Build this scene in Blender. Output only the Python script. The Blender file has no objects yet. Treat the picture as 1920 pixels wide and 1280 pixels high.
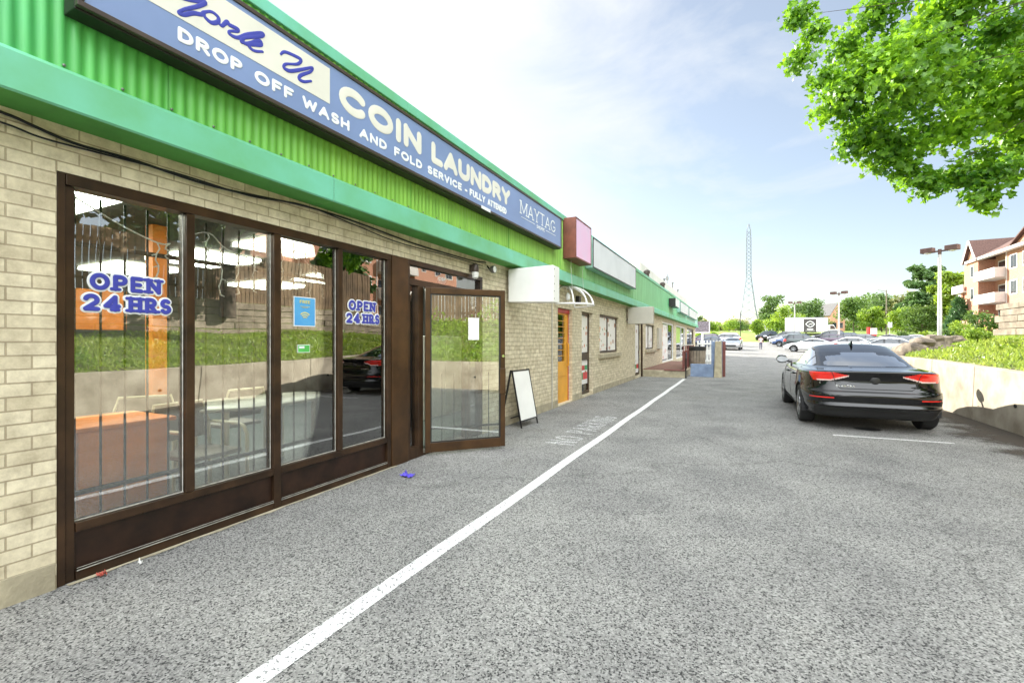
import bpy, math, random
import numpy as np
from mathutils import Vector, Matrix
R = math.radians
rnd = random.Random(11)
nr = np.random.RandomState(5)
sc = bpy.context.scene
col = sc.collection

# ------------------------------------------------------------------ camera
H = 1.40                      # eye height
F = 853.0                     # focal length in photo pixels (16 mm on 36 mm)
PSI = math.atan(424 / F)      # the camera looks this far left of the lane
CP, SP = math.cos(PSI), math.sin(PSI)
cam = bpy.data.objects.new('camera', bpy.data.cameras.new('camera'))
col.objects.link(cam)
cam.location = (0, 0, H)
cam.rotation_euler = (R(90), 0, PSI)
cam.data.sensor_width = 36
cam.data.lens = 36 * F / 1920
cam.data.clip_end = 5000
cam.data.clip_start = 0.05
sc.camera = cam

# ------------------------------------------------------------------ light
SUN_AZ, SUN_EL = R(48), R(24.4)          # ahead and to the left, behind the plaza roof
SUN_STRENGTH, SKY_STRENGTH, EXPOSURE = 4.9, 0.065, 1.55
sun = bpy.data.objects.new('sun', bpy.data.lights.new('sun', 'SUN'))
col.objects.link(sun)
sun.data.energy = SUN_STRENGTH
sun.data.angle = R(0.5)
sun.data.color = (1, 0.95, 0.86)
sd = Vector((-math.sin(SUN_AZ) * math.cos(SUN_EL), math.cos(SUN_AZ) * math.cos(SUN_EL), math.sin(SUN_EL)))
sun.rotation_euler = sd.to_track_quat('Z', 'Y').to_euler()
sun.location = (-30, 30, 40)

world = bpy.data.worlds.new('World')
sc.world = world
world.use_nodes = True
wt = world.node_tree
for n in list(wt.nodes): wt.nodes.remove(n)
def wn(t, **k):
    n = wt.nodes.new(t)
    for a, b in k.items(): setattr(n, a, b)
    return n
sky = wn('ShaderNodeTexSky', sky_type='NISHITA', sun_disc=False)
sky.sun_elevation = SUN_EL
sky.sun_rotation = -SUN_AZ
sky.altitude = 100; sky.air_density = 1.0; sky.dust_density = 0.6; sky.ozone_density = 0.3
tc = wn('ShaderNodeTexCoord')
mp = wn('ShaderNodeMapping'); mp.inputs['Scale'].default_value = (1.0, 1.0, 2.6)
mp.inputs['Rotation'].default_value = (0, R(12), R(25))
nz = wn('ShaderNodeTexNoise'); nz.inputs['Scale'].default_value = 2.3; nz.inputs['Detail'].default_value = 7; nz.inputs['Roughness'].default_value = 0.58
nz.inputs['Distortion'].default_value = 0.4
rmp = wn('ShaderNodeValToRGB')
rmp.color_ramp.elements[0].position = 0.42; rmp.color_ramp.elements[0].color = (.27, .27, .27, 1)
rmp.color_ramp.elements[1].position = 0.72; rmp.color_ramp.elements[1].color = (1, 1, 1, 1)
mixc = wn('ShaderNodeMix', data_type='RGBA')
CLOUD = (5.3, 5.5, 5.65)
# unseen clouds behind the viewer and overhead, boosted to fill in the shade
cdot = wn('ShaderNodeVectorMath', operation='DOT_PRODUCT'); cdot.inputs[1].default_value = (0.62, -0.62, 0.48)
cmr = wn('ShaderNodeMapRange'); cmr.inputs['From Min'].default_value = 0.25; cmr.inputs['From Max'].default_value = 0.8; cmr.inputs['To Min'].default_value = 1.0; cmr.inputs['To Max'].default_value = 5.5
ccol = wn('ShaderNodeVectorMath', operation='SCALE'); ccol.inputs[0].default_value = CLOUD
bg = wn('ShaderNodeBackground'); bg.inputs['Strength'].default_value = SKY_STRENGTH
wo = wn('ShaderNodeOutputWorld')
L = wt.links.new
L(tc.outputs['Generated'], cdot.inputs[0]); L(cdot.outputs['Value'], cmr.inputs[0]); L(cmr.outputs[0], ccol.inputs['Scale']); L(ccol.outputs['Vector'], mixc.inputs['B'])
L(tc.outputs['Generated'], mp.inputs['Vector']); L(mp.outputs['Vector'], nz.inputs['Vector'])
# more cloud to the left and overhead, clearer to the right
dot = wn('ShaderNodeVectorMath', operation='DOT_PRODUCT'); dot.inputs[1].default_value = (-0.42, -0.16, 0.20)
L(tc.outputs['Generated'], dot.inputs[0])
ad0 = wn('ShaderNodeMath', operation='ADD'); L(nz.outputs['Fac'], ad0.inputs[0]); L(dot.outputs['Value'], ad0.inputs[1])
cm2 = wn('ShaderNodeMapRange'); cm2.inputs['From Min'].default_value = 0.2; cm2.inputs['From Max'].default_value = 0.7; cm2.inputs['To Max'].default_value = 0.28; L(cdot.outputs['Value'], cm2.inputs[0])  # extra cover where the unseen fill clouds are boosted
ad = wn('ShaderNodeMath', operation='ADD'); L(ad0.outputs[0], ad.inputs[0]); L(cm2.outputs[0], ad.inputs[1])
L(ad.outputs[0], rmp.inputs['Fac'])
L(rmp.outputs['Color'], mixc.inputs['Factor']); L(sky.outputs['Color'], mixc.inputs['A'])
L(mixc.outputs['Result'], bg.inputs['Color']); L(bg.outputs['Background'], wo.inputs['Surface'])

sc.view_settings.view_transform = 'Standard'
sc.view_settings.look = 'None'
sc.view_settings.exposure = EXPOSURE
sc.view_settings.gamma = 1
sc.view_settings.use_curve_mapping = False
sc.render.engine = 'CYCLES'
sc.cycles.use_denoising = True
sc.cycles.transparent_max_bounces = 24
sc.cycles.max_bounces = 8

# ------------------------------------------------------------------ helpers
def at(x, y, z):
    """photo pixel + depth in metres -> a point in the place"""
    xc = (x - 960) * z / F
    return Vector((-z * SP + xc * CP, z * CP + xc * SP, H - (y - 640) * z / F))

def terrain(X, Y):
    zc = Y * CP - X * SP
    g = float(np.interp(zc, [26, 40, 50, 60, 70, 85, 100, 140, 300], [0, .27, .5, .85, 1.3, 1.95, 2.5, 4.2, 8]))
    return g

WL = {}
def tag(o, label=None, cat=None, group=None, kind=None):
    if label: o['label'] = label
    if cat: o['category'] = cat
    if group: o['group'] = group
    if kind: o['kind'] = kind
    return o

def thing(name, label, cat, loc=(0, 0, 0), group=None):
    o = bpy.data.objects.new(name, None)
    o.empty_display_size = 0.1
    col.objects.link(o)
    o.location = loc
    WL[o.name] = Vector(loc)
    return tag(o, label, cat, group)

class MB:
    def __init__(s): s.v = []; s.f = []; s.m = []
    def face(s, pts, m=0):
        b = len(s.v); s.v += [tuple(p) for p in pts]; s.f.append(tuple(range(b, b + len(pts)))); s.m.append(m); return s
    def box(s, a, b, m=0):
        x0, y0, z0 = (min(a[i], b[i]) for i in range(3)); x1, y1, z1 = (max(a[i], b[i]) for i in range(3))
        n = len(s.v)
        s.v += [(x0, y0, z0), (x1, y0, z0), (x1, y1, z0), (x0, y1, z0), (x0, y0, z1), (x1, y0, z1), (x1, y1, z1), (x0, y1, z1)]
        for q in ((0, 3, 2, 1), (4, 5, 6, 7), (0, 1, 5, 4), (1, 2, 6, 5), (2, 3, 7, 6), (3, 0, 4, 7)):
            s.f.append(tuple(n + i for i in q)); s.m.append(m)
        return s
    def hexa(s, p, m=0):            # 8 points: bottom 4 ccw, top 4 ccw
        n = len(s.v); s.v += [tuple(q) for q in p]
        for q in ((0, 3, 2, 1), (4, 5, 6, 7), (0, 1, 5, 4), (1, 2, 6, 5), (2, 3, 7, 6), (3, 0, 4, 7)):
            s.f.append(tuple(n + i for i in q)); s.m.append(m)
        return s
    def bar(s, p0, p1, w, h, m=0, up=(0, 0, 1)):
        p0, p1 = Vector(p0), Vector(p1); d = (p1 - p0).normalized(); up = Vector(up)
        a = d.cross(up)
        if a.length < 1e-4: a = d.cross(Vector((1, 0, 0)))
        a.normalize(); b = a.cross(d).normalized()
        a *= w / 2; b *= h / 2
        return s.hexa([p0 - a - b, p0 + a - b, p1 + a - b, p1 - a - b, p0 - a + b, p0 + a + b, p1 + a + b, p1 - a + b], m)
    def tube(s, pts, r, n=8, m=0, caps=True):
        pts = [Vector(p) for p in pts]
        rs = r if isinstance(r, (list, tuple)) else [r] * len(pts)
        base = len(s.v); prev = None
        for i, p in enumerate(pts):
            d = (pts[min(i + 1, len(pts) - 1)] - pts[max(i - 1, 0)])
            d = d.normalized() if d.length > 1e-9 else Vector((0, 0, 1))
            if prev is None:
                a = d.orthogonal().normalized()
            else:
                a = prev - d * prev.dot(d)
                a = a.normalized() if a.length > 1e-6 else d.orthogonal().normalized()
            prev = a; b = d.cross(a)
            for k in range(n):
                t = 2 * math.pi * k / n
                s.v.append(tuple(p + (a * math.cos(t) + b * math.sin(t)) * rs[i]))
        for i in range(len(pts) - 1):
            for k in range(n):
                s.f.append((base + i * n + k, base + i * n + (k + 1) % n, base + (i + 1) * n + (k + 1) % n, base + (i + 1) * n + k)); s.m.append(m)
        if caps:
            s.f.append(tuple(base + k for k in range(n))[::-1]); s.m.append(m)
            e = base + (len(pts) - 1) * n
            s.f.append(tuple(e + k for k in range(n))); s.m.append(m)
        return s
    def lathe(s, prof, c=(0, 0, 0), n=24, m=0, axis='z'):
        base = len(s.v)
        for r, z in prof:
            for k in range(n):
                t = 2 * math.pi * k / n
                p = (r * math.cos(t), r * math.sin(t), z)
                if axis == 'x': p = (p[2], p[0], p[1])
                if axis == 'y': p = (p[1], p[2], p[0])
                s.v.append((c[0] + p[0], c[1] + p[1], c[2] + p[2]))
        for i in range(len(prof) - 1):
            for k in range(n):
                s.f.append((base + i * n + k, base + i * n + (k + 1) % n, base + (i + 1) * n + (k + 1) % n, base + (i + 1) * n + k)); s.m.append(m)
        s.f.append(tuple(base + k for k in range(n))[::-1]); s.m.append(m)
        e = base + (len(prof) - 1) * n
        s.f.append(tuple(e + k for k in range(n))); s.m.append(m)
        return s
    def build(s, name, mats, parent=None, smooth=False, bevel=0, **t):
        return link_mesh(name, s.v, s.f, s.m, mats, parent, smooth, bevel, **t)

def link_mesh(name, v, f, mi, mats, parent=None, smooth=False, bevel=0, label=None, cat=None, group=None, kind=None, normals=None):
    v = np.asarray(v, dtype=float).reshape(-1, 3)
    if not isinstance(mats, (list, tuple)): mats = [mats]
    if parent is not None: off = np.array(WL[parent.name])
    elif kind == 'structure': off = np.zeros(3)
    else:
        lo, hi = v.min(0), v.max(0); off = np.array([(lo[0] + hi[0]) / 2, (lo[1] + hi[1]) / 2, lo[2]])
    me = bpy.data.meshes.new(name)
    me.from_pydata((v - off).tolist(), [], [tuple(q) for q in f])
    for m in mats: me.materials.append(m)
    if mi is not None and len(mats) > 1: me.polygons.foreach_set('material_index', np.asarray(mi, dtype=np.int32))
    me.update()
    o = bpy.data.objects.new(name, me); col.objects.link(o)
    if smooth:
        me.shade_smooth()
        if normals is None: me.set_sharp_from_angle(angle=R(40))
    if normals is not None: me.normals_split_custom_set_from_vertices(normals)
    if bevel:
        b = o.modifiers.new('bevel', 'BEVEL'); b.width = bevel; b.segments = 2; b.limit_method = 'ANGLE'; b.angle_limit = R(40)
    if parent is not None: o.parent = parent
    else: o.location = off
    WL[o.name] = Vector(off)
    return tag(o, label, cat, group, kind)

def copy_tree(o, parent=None):
    c = o.copy(); col.objects.link(c)
    if parent is not None:
        c.parent = parent
        for k in ('label', 'category', 'group'):
            if k in c: del c[k]
    for ch in o.children: copy_tree(ch, c)
    return c

# ------------------------------------------------------------------ materials
def new_mat(name):
    m = bpy.data.materials.new(name); m.use_nodes = True
    nt = m.node_tree; b = nt.nodes['Principled BSDF']
    return m, nt, b
def nd(nt, t, **k):
    n = nt.nodes.new(t)
    for a, b in k.items(): setattr(n, a, b)
    return n
def rgba(c): return (c[0], c[1], c[2], 1)
def ramp(nt, stops):
    r = nd(nt, 'ShaderNodeValToRGB'); e = r.color_ramp.elements
    while len(e) < len(stops): e.new(0.5)
    for el, (p, c) in zip(e, stops): el.position = p; el.color = rgba(c) if len(c) == 3 else c
    return r
def noise(nt, scale, detail=4, vec=None, rough=0.55, coord='Object'):
    n = nd(nt, 'ShaderNodeTexNoise'); n.inputs['Scale'].default_value = scale; n.inputs['Detail'].default_value = detail; n.inputs['Roughness'].default_value = rough
    if vec is None:
        t = nd(nt, 'ShaderNodeTexCoord'); vec = t.outputs[coord]
    nt.links.new(vec, n.inputs['Vector'])
    return n
def bump(nt, b, src, strength, dist=0.01):
    u = nd(nt, 'ShaderNodeBump'); u.inputs['Strength'].default_value = strength; u.inputs['Distance'].default_value = dist
    nt.links.new(src, u.inputs['Height']); nt.links.new(u.outputs['Normal'], b.inputs['Normal'])
def P(name, c, rough=0.6, metal=0, var=0.12, scale=4, c2=None, bmp=0, bscale=60, coat=0, spec=0.5):
    m, nt, b = new_mat(name)
    b.inputs['Roughness'].default_value = rough; b.inputs['Metallic'].default_value = metal
    b.inputs['Coat Weight'].default_value = coat; b.inputs['Coat Roughness'].default_value = 0.03
    b.inputs['Specular IOR Level'].default_value = spec
    c2 = c2 or tuple(max(0, k * (1 - 2 * var)) for k in c)
    hi = tuple(min(1, k * (1 + var)) for k in c)
    n = noise(nt, scale, 6)
    r = ramp(nt, [(0.3, c2), (0.7, hi)])
    nt.links.new(n.outputs['Fac'], r.inputs['Fac']); nt.links.new(r.outputs['Color'], b.inputs['Base Color'])
    if bmp:
        n2 = noise(nt, bscale, 5); bump(nt, b, n2.outputs['Fac'], bmp)
    return m

def glass(name, tint=(0.9, 0.95, 0.93), base=0.07, gain=1.5, rough=0.0, wob=0.0):
    m, nt, b = new_mat(name)
    nt.nodes.remove(b)
    out = nt.nodes['Material Output']
    tr = nd(nt, 'ShaderNodeBsdfTransparent'); tr.inputs['Color'].default_value = rgba(tint)
    gl = nd(nt, 'ShaderNodeBsdfGlossy'); gl.inputs['Roughness'].default_value = rough; gl.inputs['Color'].default_value = (1, 1, 1, 1)
    fr = nd(nt, 'ShaderNodeFresnel'); fr.inputs['IOR'].default_value = 1.5
    ma = nd(nt, 'ShaderNodeMath', operation='MULTIPLY_ADD', use_clamp=True); ma.inputs[1].default_value = gain; ma.inputs[2].default_value = base
    mx = nd(nt, 'ShaderNodeMixShader')
    if wob:
        n = noise(nt, 1.6, 1); u = nd(nt, 'ShaderNodeBump'); u.inputs['Strength'].default_value = wob; u.inputs['Distance'].default_value = 0.02
        nt.links.new(n.outputs['Fac'], u.inputs['Height']); nt.links.new(u.outputs['Normal'], gl.inputs['Normal'])
    nt.links.new(fr.outputs[0], ma.inputs[0]); nt.links.new(ma.outputs[0], mx.inputs[0])
    nt.links.new(tr.outputs[0], mx.inputs[1]); nt.links.new(gl.outputs[0], mx.inputs[2]); nt.links.new(mx.outputs[0], out.inputs['Surface'])
    return m

def brick_mat(name, c1, c2, mortar, bw=0.2, bh=0.0735, plane='yz', rough=0.85, msize=0.0045):
    m, nt, b = new_mat(name)
    b.inputs['Roughness'].default_value = rough
    t = nd(nt, 'ShaderNodeTexCoord'); sp = nd(nt, 'ShaderNodeSeparateXYZ'); nt.links.new(t.outputs['Object'], sp.inputs[0])
    cb = nd(nt, 'ShaderNodeCombineXYZ')
    ad = nd(nt, 'ShaderNodeMath', operation='ADD')      # works on both wall directions
    nt.links.new(sp.outputs['X'], ad.inputs[0]); nt.links.new(sp.outputs['Y'], ad.inputs[1])
    nt.links.new(ad.outputs[0], cb.inputs[0]); nt.links.new(sp.outputs['Z'], cb.inputs[1])
    br = nd(nt, 'ShaderNodeTexBrick'); nt.links.new(cb.outputs[0], br.inputs['Vector'])
    br.inputs['Scale'].default_value = 1; br.inputs['Brick Width'].default_value = bw; br.inputs['Row Height'].default_value = bh
    br.inputs['Mortar Size'].default_value = msize; br.inputs['Mortar Smooth'].default_value = 0.25
    br.inputs['Color1'].default_value = rgba(c1); br.inputs['Color2'].default_value = rgba(c2); br.inputs['Mortar'].default_value = rgba(mortar)
    n = noise(nt, 9, 8, rough=0.7); r = ramp(nt, [(0.3, (0.60, 0.57, 0.52)), (0.62, (1.1, 1.1, 1.08))])
    nt.links.new(n.outputs['Fac'], r.inputs['Fac'])
    mx = nd(nt, 'ShaderNodeMix', data_type='RGBA', blend_type='MULTIPLY'); mx.inputs['Factor'].default_value = 0.85
    nt.links.new(br.outputs['Color'], mx.inputs['A']); nt.links.new(r.outputs['Color'], mx.inputs['B'])
    nt.links.new(mx.outputs['Result'], b.inputs['Base Color'])
    n3 = noise(nt, 130, 4); sb = nd(nt, 'ShaderNodeMath', operation='MULTIPLY_ADD'); sb.inputs[1].default_value = -1.0
    ms = nd(nt, 'ShaderNodeMath', operation='MULTIPLY'); ms.inputs[1].default_value = 0.25
    nt.links.new(n3.outputs['Fac'], ms.inputs[0]); nt.links.new(br.outputs['Fac'], sb.inputs[0]); nt.links.new(ms.outputs[0], sb.inputs[2])
    bump(nt, b, sb.outputs[0], 0.9, 0.006)
    return m

def leaf_mat(name, a, b_, trans=0.45, scale=1.3):
    m, nt, b = new_mat(name)
    nt.nodes.remove(b); out = nt.nodes['Material Output']
    n1 = noise(nt, scale, 3); n2 = noise(nt, scale * 14, 2)
    ad = nd(nt, 'ShaderNodeMath', operation='MULTIPLY_ADD'); ad.inputs[1].default_value = 0.55
    ms = nd(nt, 'ShaderNodeMath', operation='MULTIPLY'); ms.inputs[1].default_value = 0.45
    nt.links.new(n2.outputs['Fac'], ms.inputs[0]); nt.links.new(n1.outputs['Fac'], ad.inputs[0]); nt.links.new(ms.outputs[0], ad.inputs[2])
    r = ramp(nt, [(0.36, a), (0.62, b_)]); nt.links.new(ad.outputs[0], r.inputs['Fac'])
    d = nd(nt, 'ShaderNodeBsdfDiffuse'); tl = nd(nt, 'ShaderNodeBsdfTranslucent'); gl = nd(nt, 'ShaderNodeBsdfGlossy')
    gl.inputs['Roughness'].default_value = 0.45; gl.inputs['Color'].default_value = (1, 1, 1, 1)
    m1 = nd(nt, 'ShaderNodeMixShader'); m1.inputs[0].default_value = trans
    m2 = nd(nt, 'ShaderNodeMixShader'); m2.inputs[0].default_value = 0.035
    nt.links.new(r.outputs['Color'], d.inputs['Color'])
    hs = nd(nt, 'ShaderNodeHueSaturation'); hs.inputs['Hue'].default_value = 0.485; hs.inputs['Value'].default_value = 1.5
    nt.links.new(r.outputs['Color'], hs.inputs['Color']); nt.links.new(hs.outputs['Color'], tl.inputs['Color'])
    nt.links.new(d.outputs[0], m1.inputs[1]); nt.links.new(tl.outputs[0], m1.inputs[2])
    nt.links.new(m1.outputs[0], m2.inputs[1]); nt.links.new(gl.outputs[0], m2.inputs[2])
    nt.links.new(m2.outputs[0], out.inputs['Surface'])
    return m

def asphalt_mat(name, dark, light, crack=True):
    m, nt, b = new_mat(name)
    b.inputs['Roughness'].default_value = 0.85; b.inputs['Specular IOR Level'].default_value = 0.3
    t = nd(nt, 'ShaderNodeTexCoord'); ob = t.outputs['Object']
    v = nd(nt, 'ShaderNodeTexVoronoi'); v.inputs['Scale'].default_value = 125; nt.links.new(ob, v.inputs['Vector'])
    sepc = nd(nt, 'ShaderNodeSeparateColor'); nt.links.new(v.outputs['Color'], sepc.inputs[0])
    n1 = noise(nt, 140, 3, ob, 0.7); n2 = noise(nt, 1.1, 6, ob); n4 = noise(nt, 38, 3, ob)
    a1 = nd(nt, 'ShaderNodeMath', operation='MULTIPLY_ADD'); a1.inputs[1].default_value = 0.50
    a0 = nd(nt, 'ShaderNodeMath', operation='MULTIPLY'); a0.inputs[1].default_value = 0.30
    a2 = nd(nt, 'ShaderNodeMath', operation='MULTIPLY_ADD'); a2.inputs[1].default_value = 0.10
    nt.links.new(n1.outputs['Fac'], a0.inputs[0]); nt.links.new(sepc.outputs[0], a1.inputs[0]); nt.links.new(a0.outputs[0], a1.inputs[2])
    nt.links.new(n4.outputs['Fac'], a2.inputs[0]); nt.links.new(a1.outputs[0], a2.inputs[2])
    r = ramp(nt, [(0.24, dark), (0.35, tuple(x * .62 + y * .38 for x, y in zip(dark, light))), (0.58, tuple(x * .4 + y * .6 for x, y in zip(dark, light))), (0.80, light)])
    nt.links.new(a2.outputs[0], r.inputs['Fac'])
    r2 = ramp(nt, [(0.3, (0.72, 0.72, 0.73)), (0.7, (1.12, 1.12, 1.1))]); nt.links.new(n2.outputs['Fac'], r2.inputs['Fac'])
    mx = nd(nt, 'ShaderNodeMix', data_type='RGBA', blend_type='MULTIPLY'); mx.inputs['Factor'].default_value = 1
    nt.links.new(r.outputs['Color'], mx.inputs['A']); nt.links.new(r2.outputs['Color'], mx.inputs['B'])
    src = mx.outputs['Result']
    if crack:
        nw = noise(nt, 0.9, 6, ob); mv = nd(nt, 'ShaderNodeVectorMath', operation='MULTIPLY_ADD')
        mv.inputs[1].default_value = (1.5, 1.5, 0); nt.links.new(nw.outputs['Color'], mv.inputs[0]); nt.links.new(ob, mv.inputs[2])
        vc = nd(nt, 'ShaderNodeTexVoronoi', feature='DISTANCE_TO_EDGE'); vc.inputs['Scale'].default_value = 0.11; nt.links.new(mv.outputs[0], vc.inputs['Vector'])
        cr = ramp(nt, [(0.0, (0.72, 0.72, 0.72)), (0.0016, (1, 1, 1))]); nt.links.new(vc.outputs['Distance'], cr.inputs['Fac'])
        mx2 = nd(nt, 'ShaderNodeMix', data_type='RGBA', blend_type='MULTIPLY'); mx2.inputs['Factor'].default_value = 0.8
        nt.links.new(src, mx2.inputs['A']); nt.links.new(cr.outputs['Color'], mx2.inputs['B']); src = mx2.outputs['Result']
        # oil spots and tyre grime in the stalls
        ns = noise(nt, 0.55, 7, ob, 0.6); rs = ramp(nt, [(0.60, (1, 1, 1)), (0.74, (0.52, 0.50, 0.48))]); nt.links.new(ns.outputs['Fac'], rs.inputs['Fac'])
        mx3 = nd(nt, 'ShaderNodeMix', data_type='RGBA', blend_type='MULTIPLY'); mx3.inputs['Factor'].default_value = 0.9
        nt.links.new(src, mx3.inputs['A']); nt.links.new(rs.outputs['Color'], mx3.inputs['B']); src = mx3.outputs['Result']
    nt.links.new(src, b.inputs['Base Color'])
    bump(nt, b, a2.outputs[0], 0.9, 0.012)
    return m

def poster_mat(name, base, spots, scale=7, thr=0.5):
    m, nt, b = new_mat(name)
    b.inputs['Roughness'].default_value = 0.35
    t = nd(nt, 'ShaderNodeTexCoord')
    v = nd(nt, 'ShaderNodeTexVoronoi'); v.inputs['Scale'].default_value = scale; nt.links.new(t.outputs['Object'], v.inputs['Vector'])
    sepc = nd(nt, 'ShaderNodeSeparateColor'); nt.links.new(v.outputs['Color'], sepc.inputs[0])
    r = ramp(nt, [(i / max(1, len(spots)), c) for i, c in enumerate(spots)]); r.color_ramp.interpolation = 'CONSTANT'
    nt.links.new(sepc.outputs[1], r.inputs['Fac'])
    lt = nd(nt, 'ShaderNodeMath', operation='LESS_THAN'); lt.inputs[1].default_value = thr
    ms = nd(nt, 'ShaderNodeMath', operation='MULTIPLY'); gt = nd(nt, 'ShaderNodeMath', operation='LESS_THAN'); gt.inputs[1].default_value = 0.38
    nt.links.new(sepc.outputs[0], lt.inputs[0]); nt.links.new(v.outputs['Distance'], gt.inputs[0])
    nt.links.new(lt.outputs[0], ms.inputs[0]); nt.links.new(gt.outputs[0], ms.inputs[1])
    mx = nd(nt, 'ShaderNodeMix', data_type='RGBA'); mx.inputs['A'].default_value = rgba(base)
    nt.links.new(ms.outputs[0], mx.inputs['Factor']); nt.links.new(r.outputs['Color'], mx.inputs['B'])
    nt.links.new(mx.outputs['Result'], b.inputs['Base Color'])
    return m

def lamp_mat(name, c, strength):
    m, nt, b = new_mat(name)
    b.inputs['Base Color'].default_value = rgba(c); b.inputs['Emission Color'].default_value = rgba(c); b.inputs['Emission Strength'].default_value = strength
    return m

def fascia_mat():
    """green corrugated steel: shade tints put into the colour, teal at the near end, yellow-green around the sign"""
    m, nt, b = new_mat('green_steel')
    b.inputs['Roughness'].default_value = 0.42
    t = nd(nt, 'ShaderNodeTexCoord'); sp = nd(nt, 'ShaderNodeSeparateXYZ'); nt.links.new(t.outputs['Object'], sp.inputs[0])
    n = noise(nt, 1.7, 5, t.outputs['Object'])
    ad = nd(nt, 'ShaderNodeMath', operation='MULTIPLY_ADD'); ad.inputs[1].default_value = 0.9; nt.links.new(n.outputs['Fac'], ad.inputs[0]); nt.links.new(sp.outputs['Y'], ad.inputs[2])
    mr = nd(nt, 'ShaderNodeMapRange'); mr.inputs['From Min'].default_value = 0.5; mr.inputs['From Max'].default_value = 45.0; nt.links.new(ad.outputs[0], mr.inputs[0])
    r = ramp(nt, [(0.0, (0.05, 0.42, 0.24)), (0.03, (0.10, 0.46, 0.08)), (0.07, (0.23, 0.50, 0.06)), (0.2, (0.28, 0.52, 0.11)), (0.24, (0.22, 0.50, 0.22)), (0.45, (0.17, 0.46, 0.23)), (0.62, (0.15, 0.47, 0.24)), (0.9, (0.34, 0.60, 0.52))])  # tints of the shade painted along Y over plain green steel
    nt.links.new(mr.outputs[0], r.inputs['Fac'])
    # runs and streaks down the sheet
    mp_ = nd(nt, 'ShaderNodeMapping'); mp_.inputs['Scale'].default_value = (1, 6, 0.5); nt.links.new(t.outputs['Object'], mp_.inputs[0])
    n2 = noise(nt, 2.2, 6, mp_.outputs[0]); r2 = ramp(nt, [(0.3, (0.72, 0.78, 0.70)), (0.62, (1.12, 1.1, 1.1))]); nt.links.new(n2.outputs['Fac'], r2.inputs['Fac'])
    mx = nd(nt, 'ShaderNodeMix', data_type='RGBA', blend_type='MULTIPLY'); mx.inputs['Factor'].default_value = 0.8
    nt.links.new(r.outputs['Color'], mx.inputs['A']); nt.links.new(r2.outputs['Color'], mx.inputs['B']); nt.links.new(mx.outputs['Result'], b.inputs['Base Color'])
    return m

M = {}
M['asphalt'] = asphalt_mat('asphalt', (0.045, 0.045, 0.045), (0.52, 0.51, 0.485))
M['grass_ground'] = P('grass_ground', (0.20, 0.26, 0.04), 0.95, var=0.3, scale=0.6, c2=(0.10, 0.17, 0.02), bmp=0.6, bscale=6)
M['bank_soil'] = P('bank_soil', (0.13, 0.17, 0.035), 0.95, var=0.3, scale=2.5, c2=(0.10, 0.085, 0.04), bmp=0.8, bscale=12)
M['brick'] = brick_mat('cream_brick', (0.73, 0.655, 0.49), (0.60, 0.525, 0.375), (0.42, 0.35, 0.24))
M['base'] = P('concrete_base', (0.42, 0.37, 0.26), 0.9, var=0.15, scale=6, bmp=0.4)
M['concrete'] = P('weathered_concrete', (0.41, 0.365, 0.285), 0.9, var=0.12, scale=2.6, c2=(0.24, 0.20, 0.145), bmp=0.35, bscale=40)
M['green'] = fascia_mat()
M['teal'] = P('teal_flashing', (0.17, 0.52, 0.39), 0.4, var=0.10, scale=1.6, c2=(0.14, 0.43, 0.19))
M['soffit'] = P('green_soffit', (0.08, 0.34, 0.06), 0.6, var=0.1)
M['roof'] = P('roof_gravel', (0.3, 0.29, 0.27), 0.95)
M['bronze'] = P('bronze_aluminium', (0.060, 0.031, 0.015), 0.33, 0.35, var=0.2, scale=5, c2=(0.025, 0.014, 0.008))
M['bronze_door'] = P('bronze_door', (0.085, 0.042, 0.016), 0.32, 0.35, var=0.15, scale=4, c2=(0.045, 0.023, 0.010))
M['kick'] = P('kick_panel', (0.03, 0.013, 0.007), 0.4, 0.2, var=0.3, scale=7)
M['bead'] = P('worn_bead', (0.45, 0.44, 0.40), 0.5, 0.3, var=0.2, scale=20)
M['glass'] = glass('shop_glass', (0.95, 0.97, 0.95), 0.12, 2.0, wob=.10)
M['door_glass'] = glass('door_glass', (0.86, 0.90, 0.86), 0.16, 2.0)
M['far_glass'] = glass('far_glass', (0.92, 0.95, 0.94), 0.03, 1.0)
M['black_steel'] = P('black_steel', (0.02, 0.02, 0.022), 0.4, 0.4)
M['grey_steel'] = P('grey_steel', (0.20, 0.20, 0.19), 0.4, 0.6)
M['grille'] = P('grille_steel', (0.012, 0.011, 0.01), 0.5, 0.2)
M['white_paint'] = P('white_enamel', (0.80, 0.80, 0.77), 0.4, var=0.05, scale=2)
M['off_white'] = P('off_white', (0.66, 0.64, 0.58), 0.5, var=0.06, scale=2)
M['sign_blue'] = P('sign_blue_face', (0.21, 0.285, 0.50), 0.3, var=0.07, scale=1.2)
M['sign_frame'] = P('sign_brown_frame', (0.075, 0.055, 0.045), 0.4, 0.2, var=0.15)
M['sign_dark'] = P('sign_dark_metal', (0.02, 0.017, 0.015), 0.45, 0.2)
M['cream_vinyl'] = P('cream_vinyl', (0.74, 0.72, 0.64), 0.45, var=0.03)
M['white_vinyl'] = P('white_vinyl', (0.82, 0.84, 0.85), 0.45, var=0.03)
M['navy_vinyl'] = P('royal_blue_vinyl', (0.05, 0.06, 0.38), 0.4, var=0.05)
M['pink'] = P('faded_pink_face', (0.74, 0.42, 0.62), 0.35, var=0.12, scale=1.8, c2=(0.74, 0.52, 0.72))
M['rust_red'] = P('red_brown_metal', (0.22, 0.07, 0.045), 0.5, 0.1, var=0.2)
M['panel_white'] = P('white_acrylic', (0.72, 0.72, 0.74), 0.3, var=0.06, scale=1.2)
M['teal_grey'] = P('pale_teal_metal', (0.33, 0.55, 0.48), 0.45, var=0.1)
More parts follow.
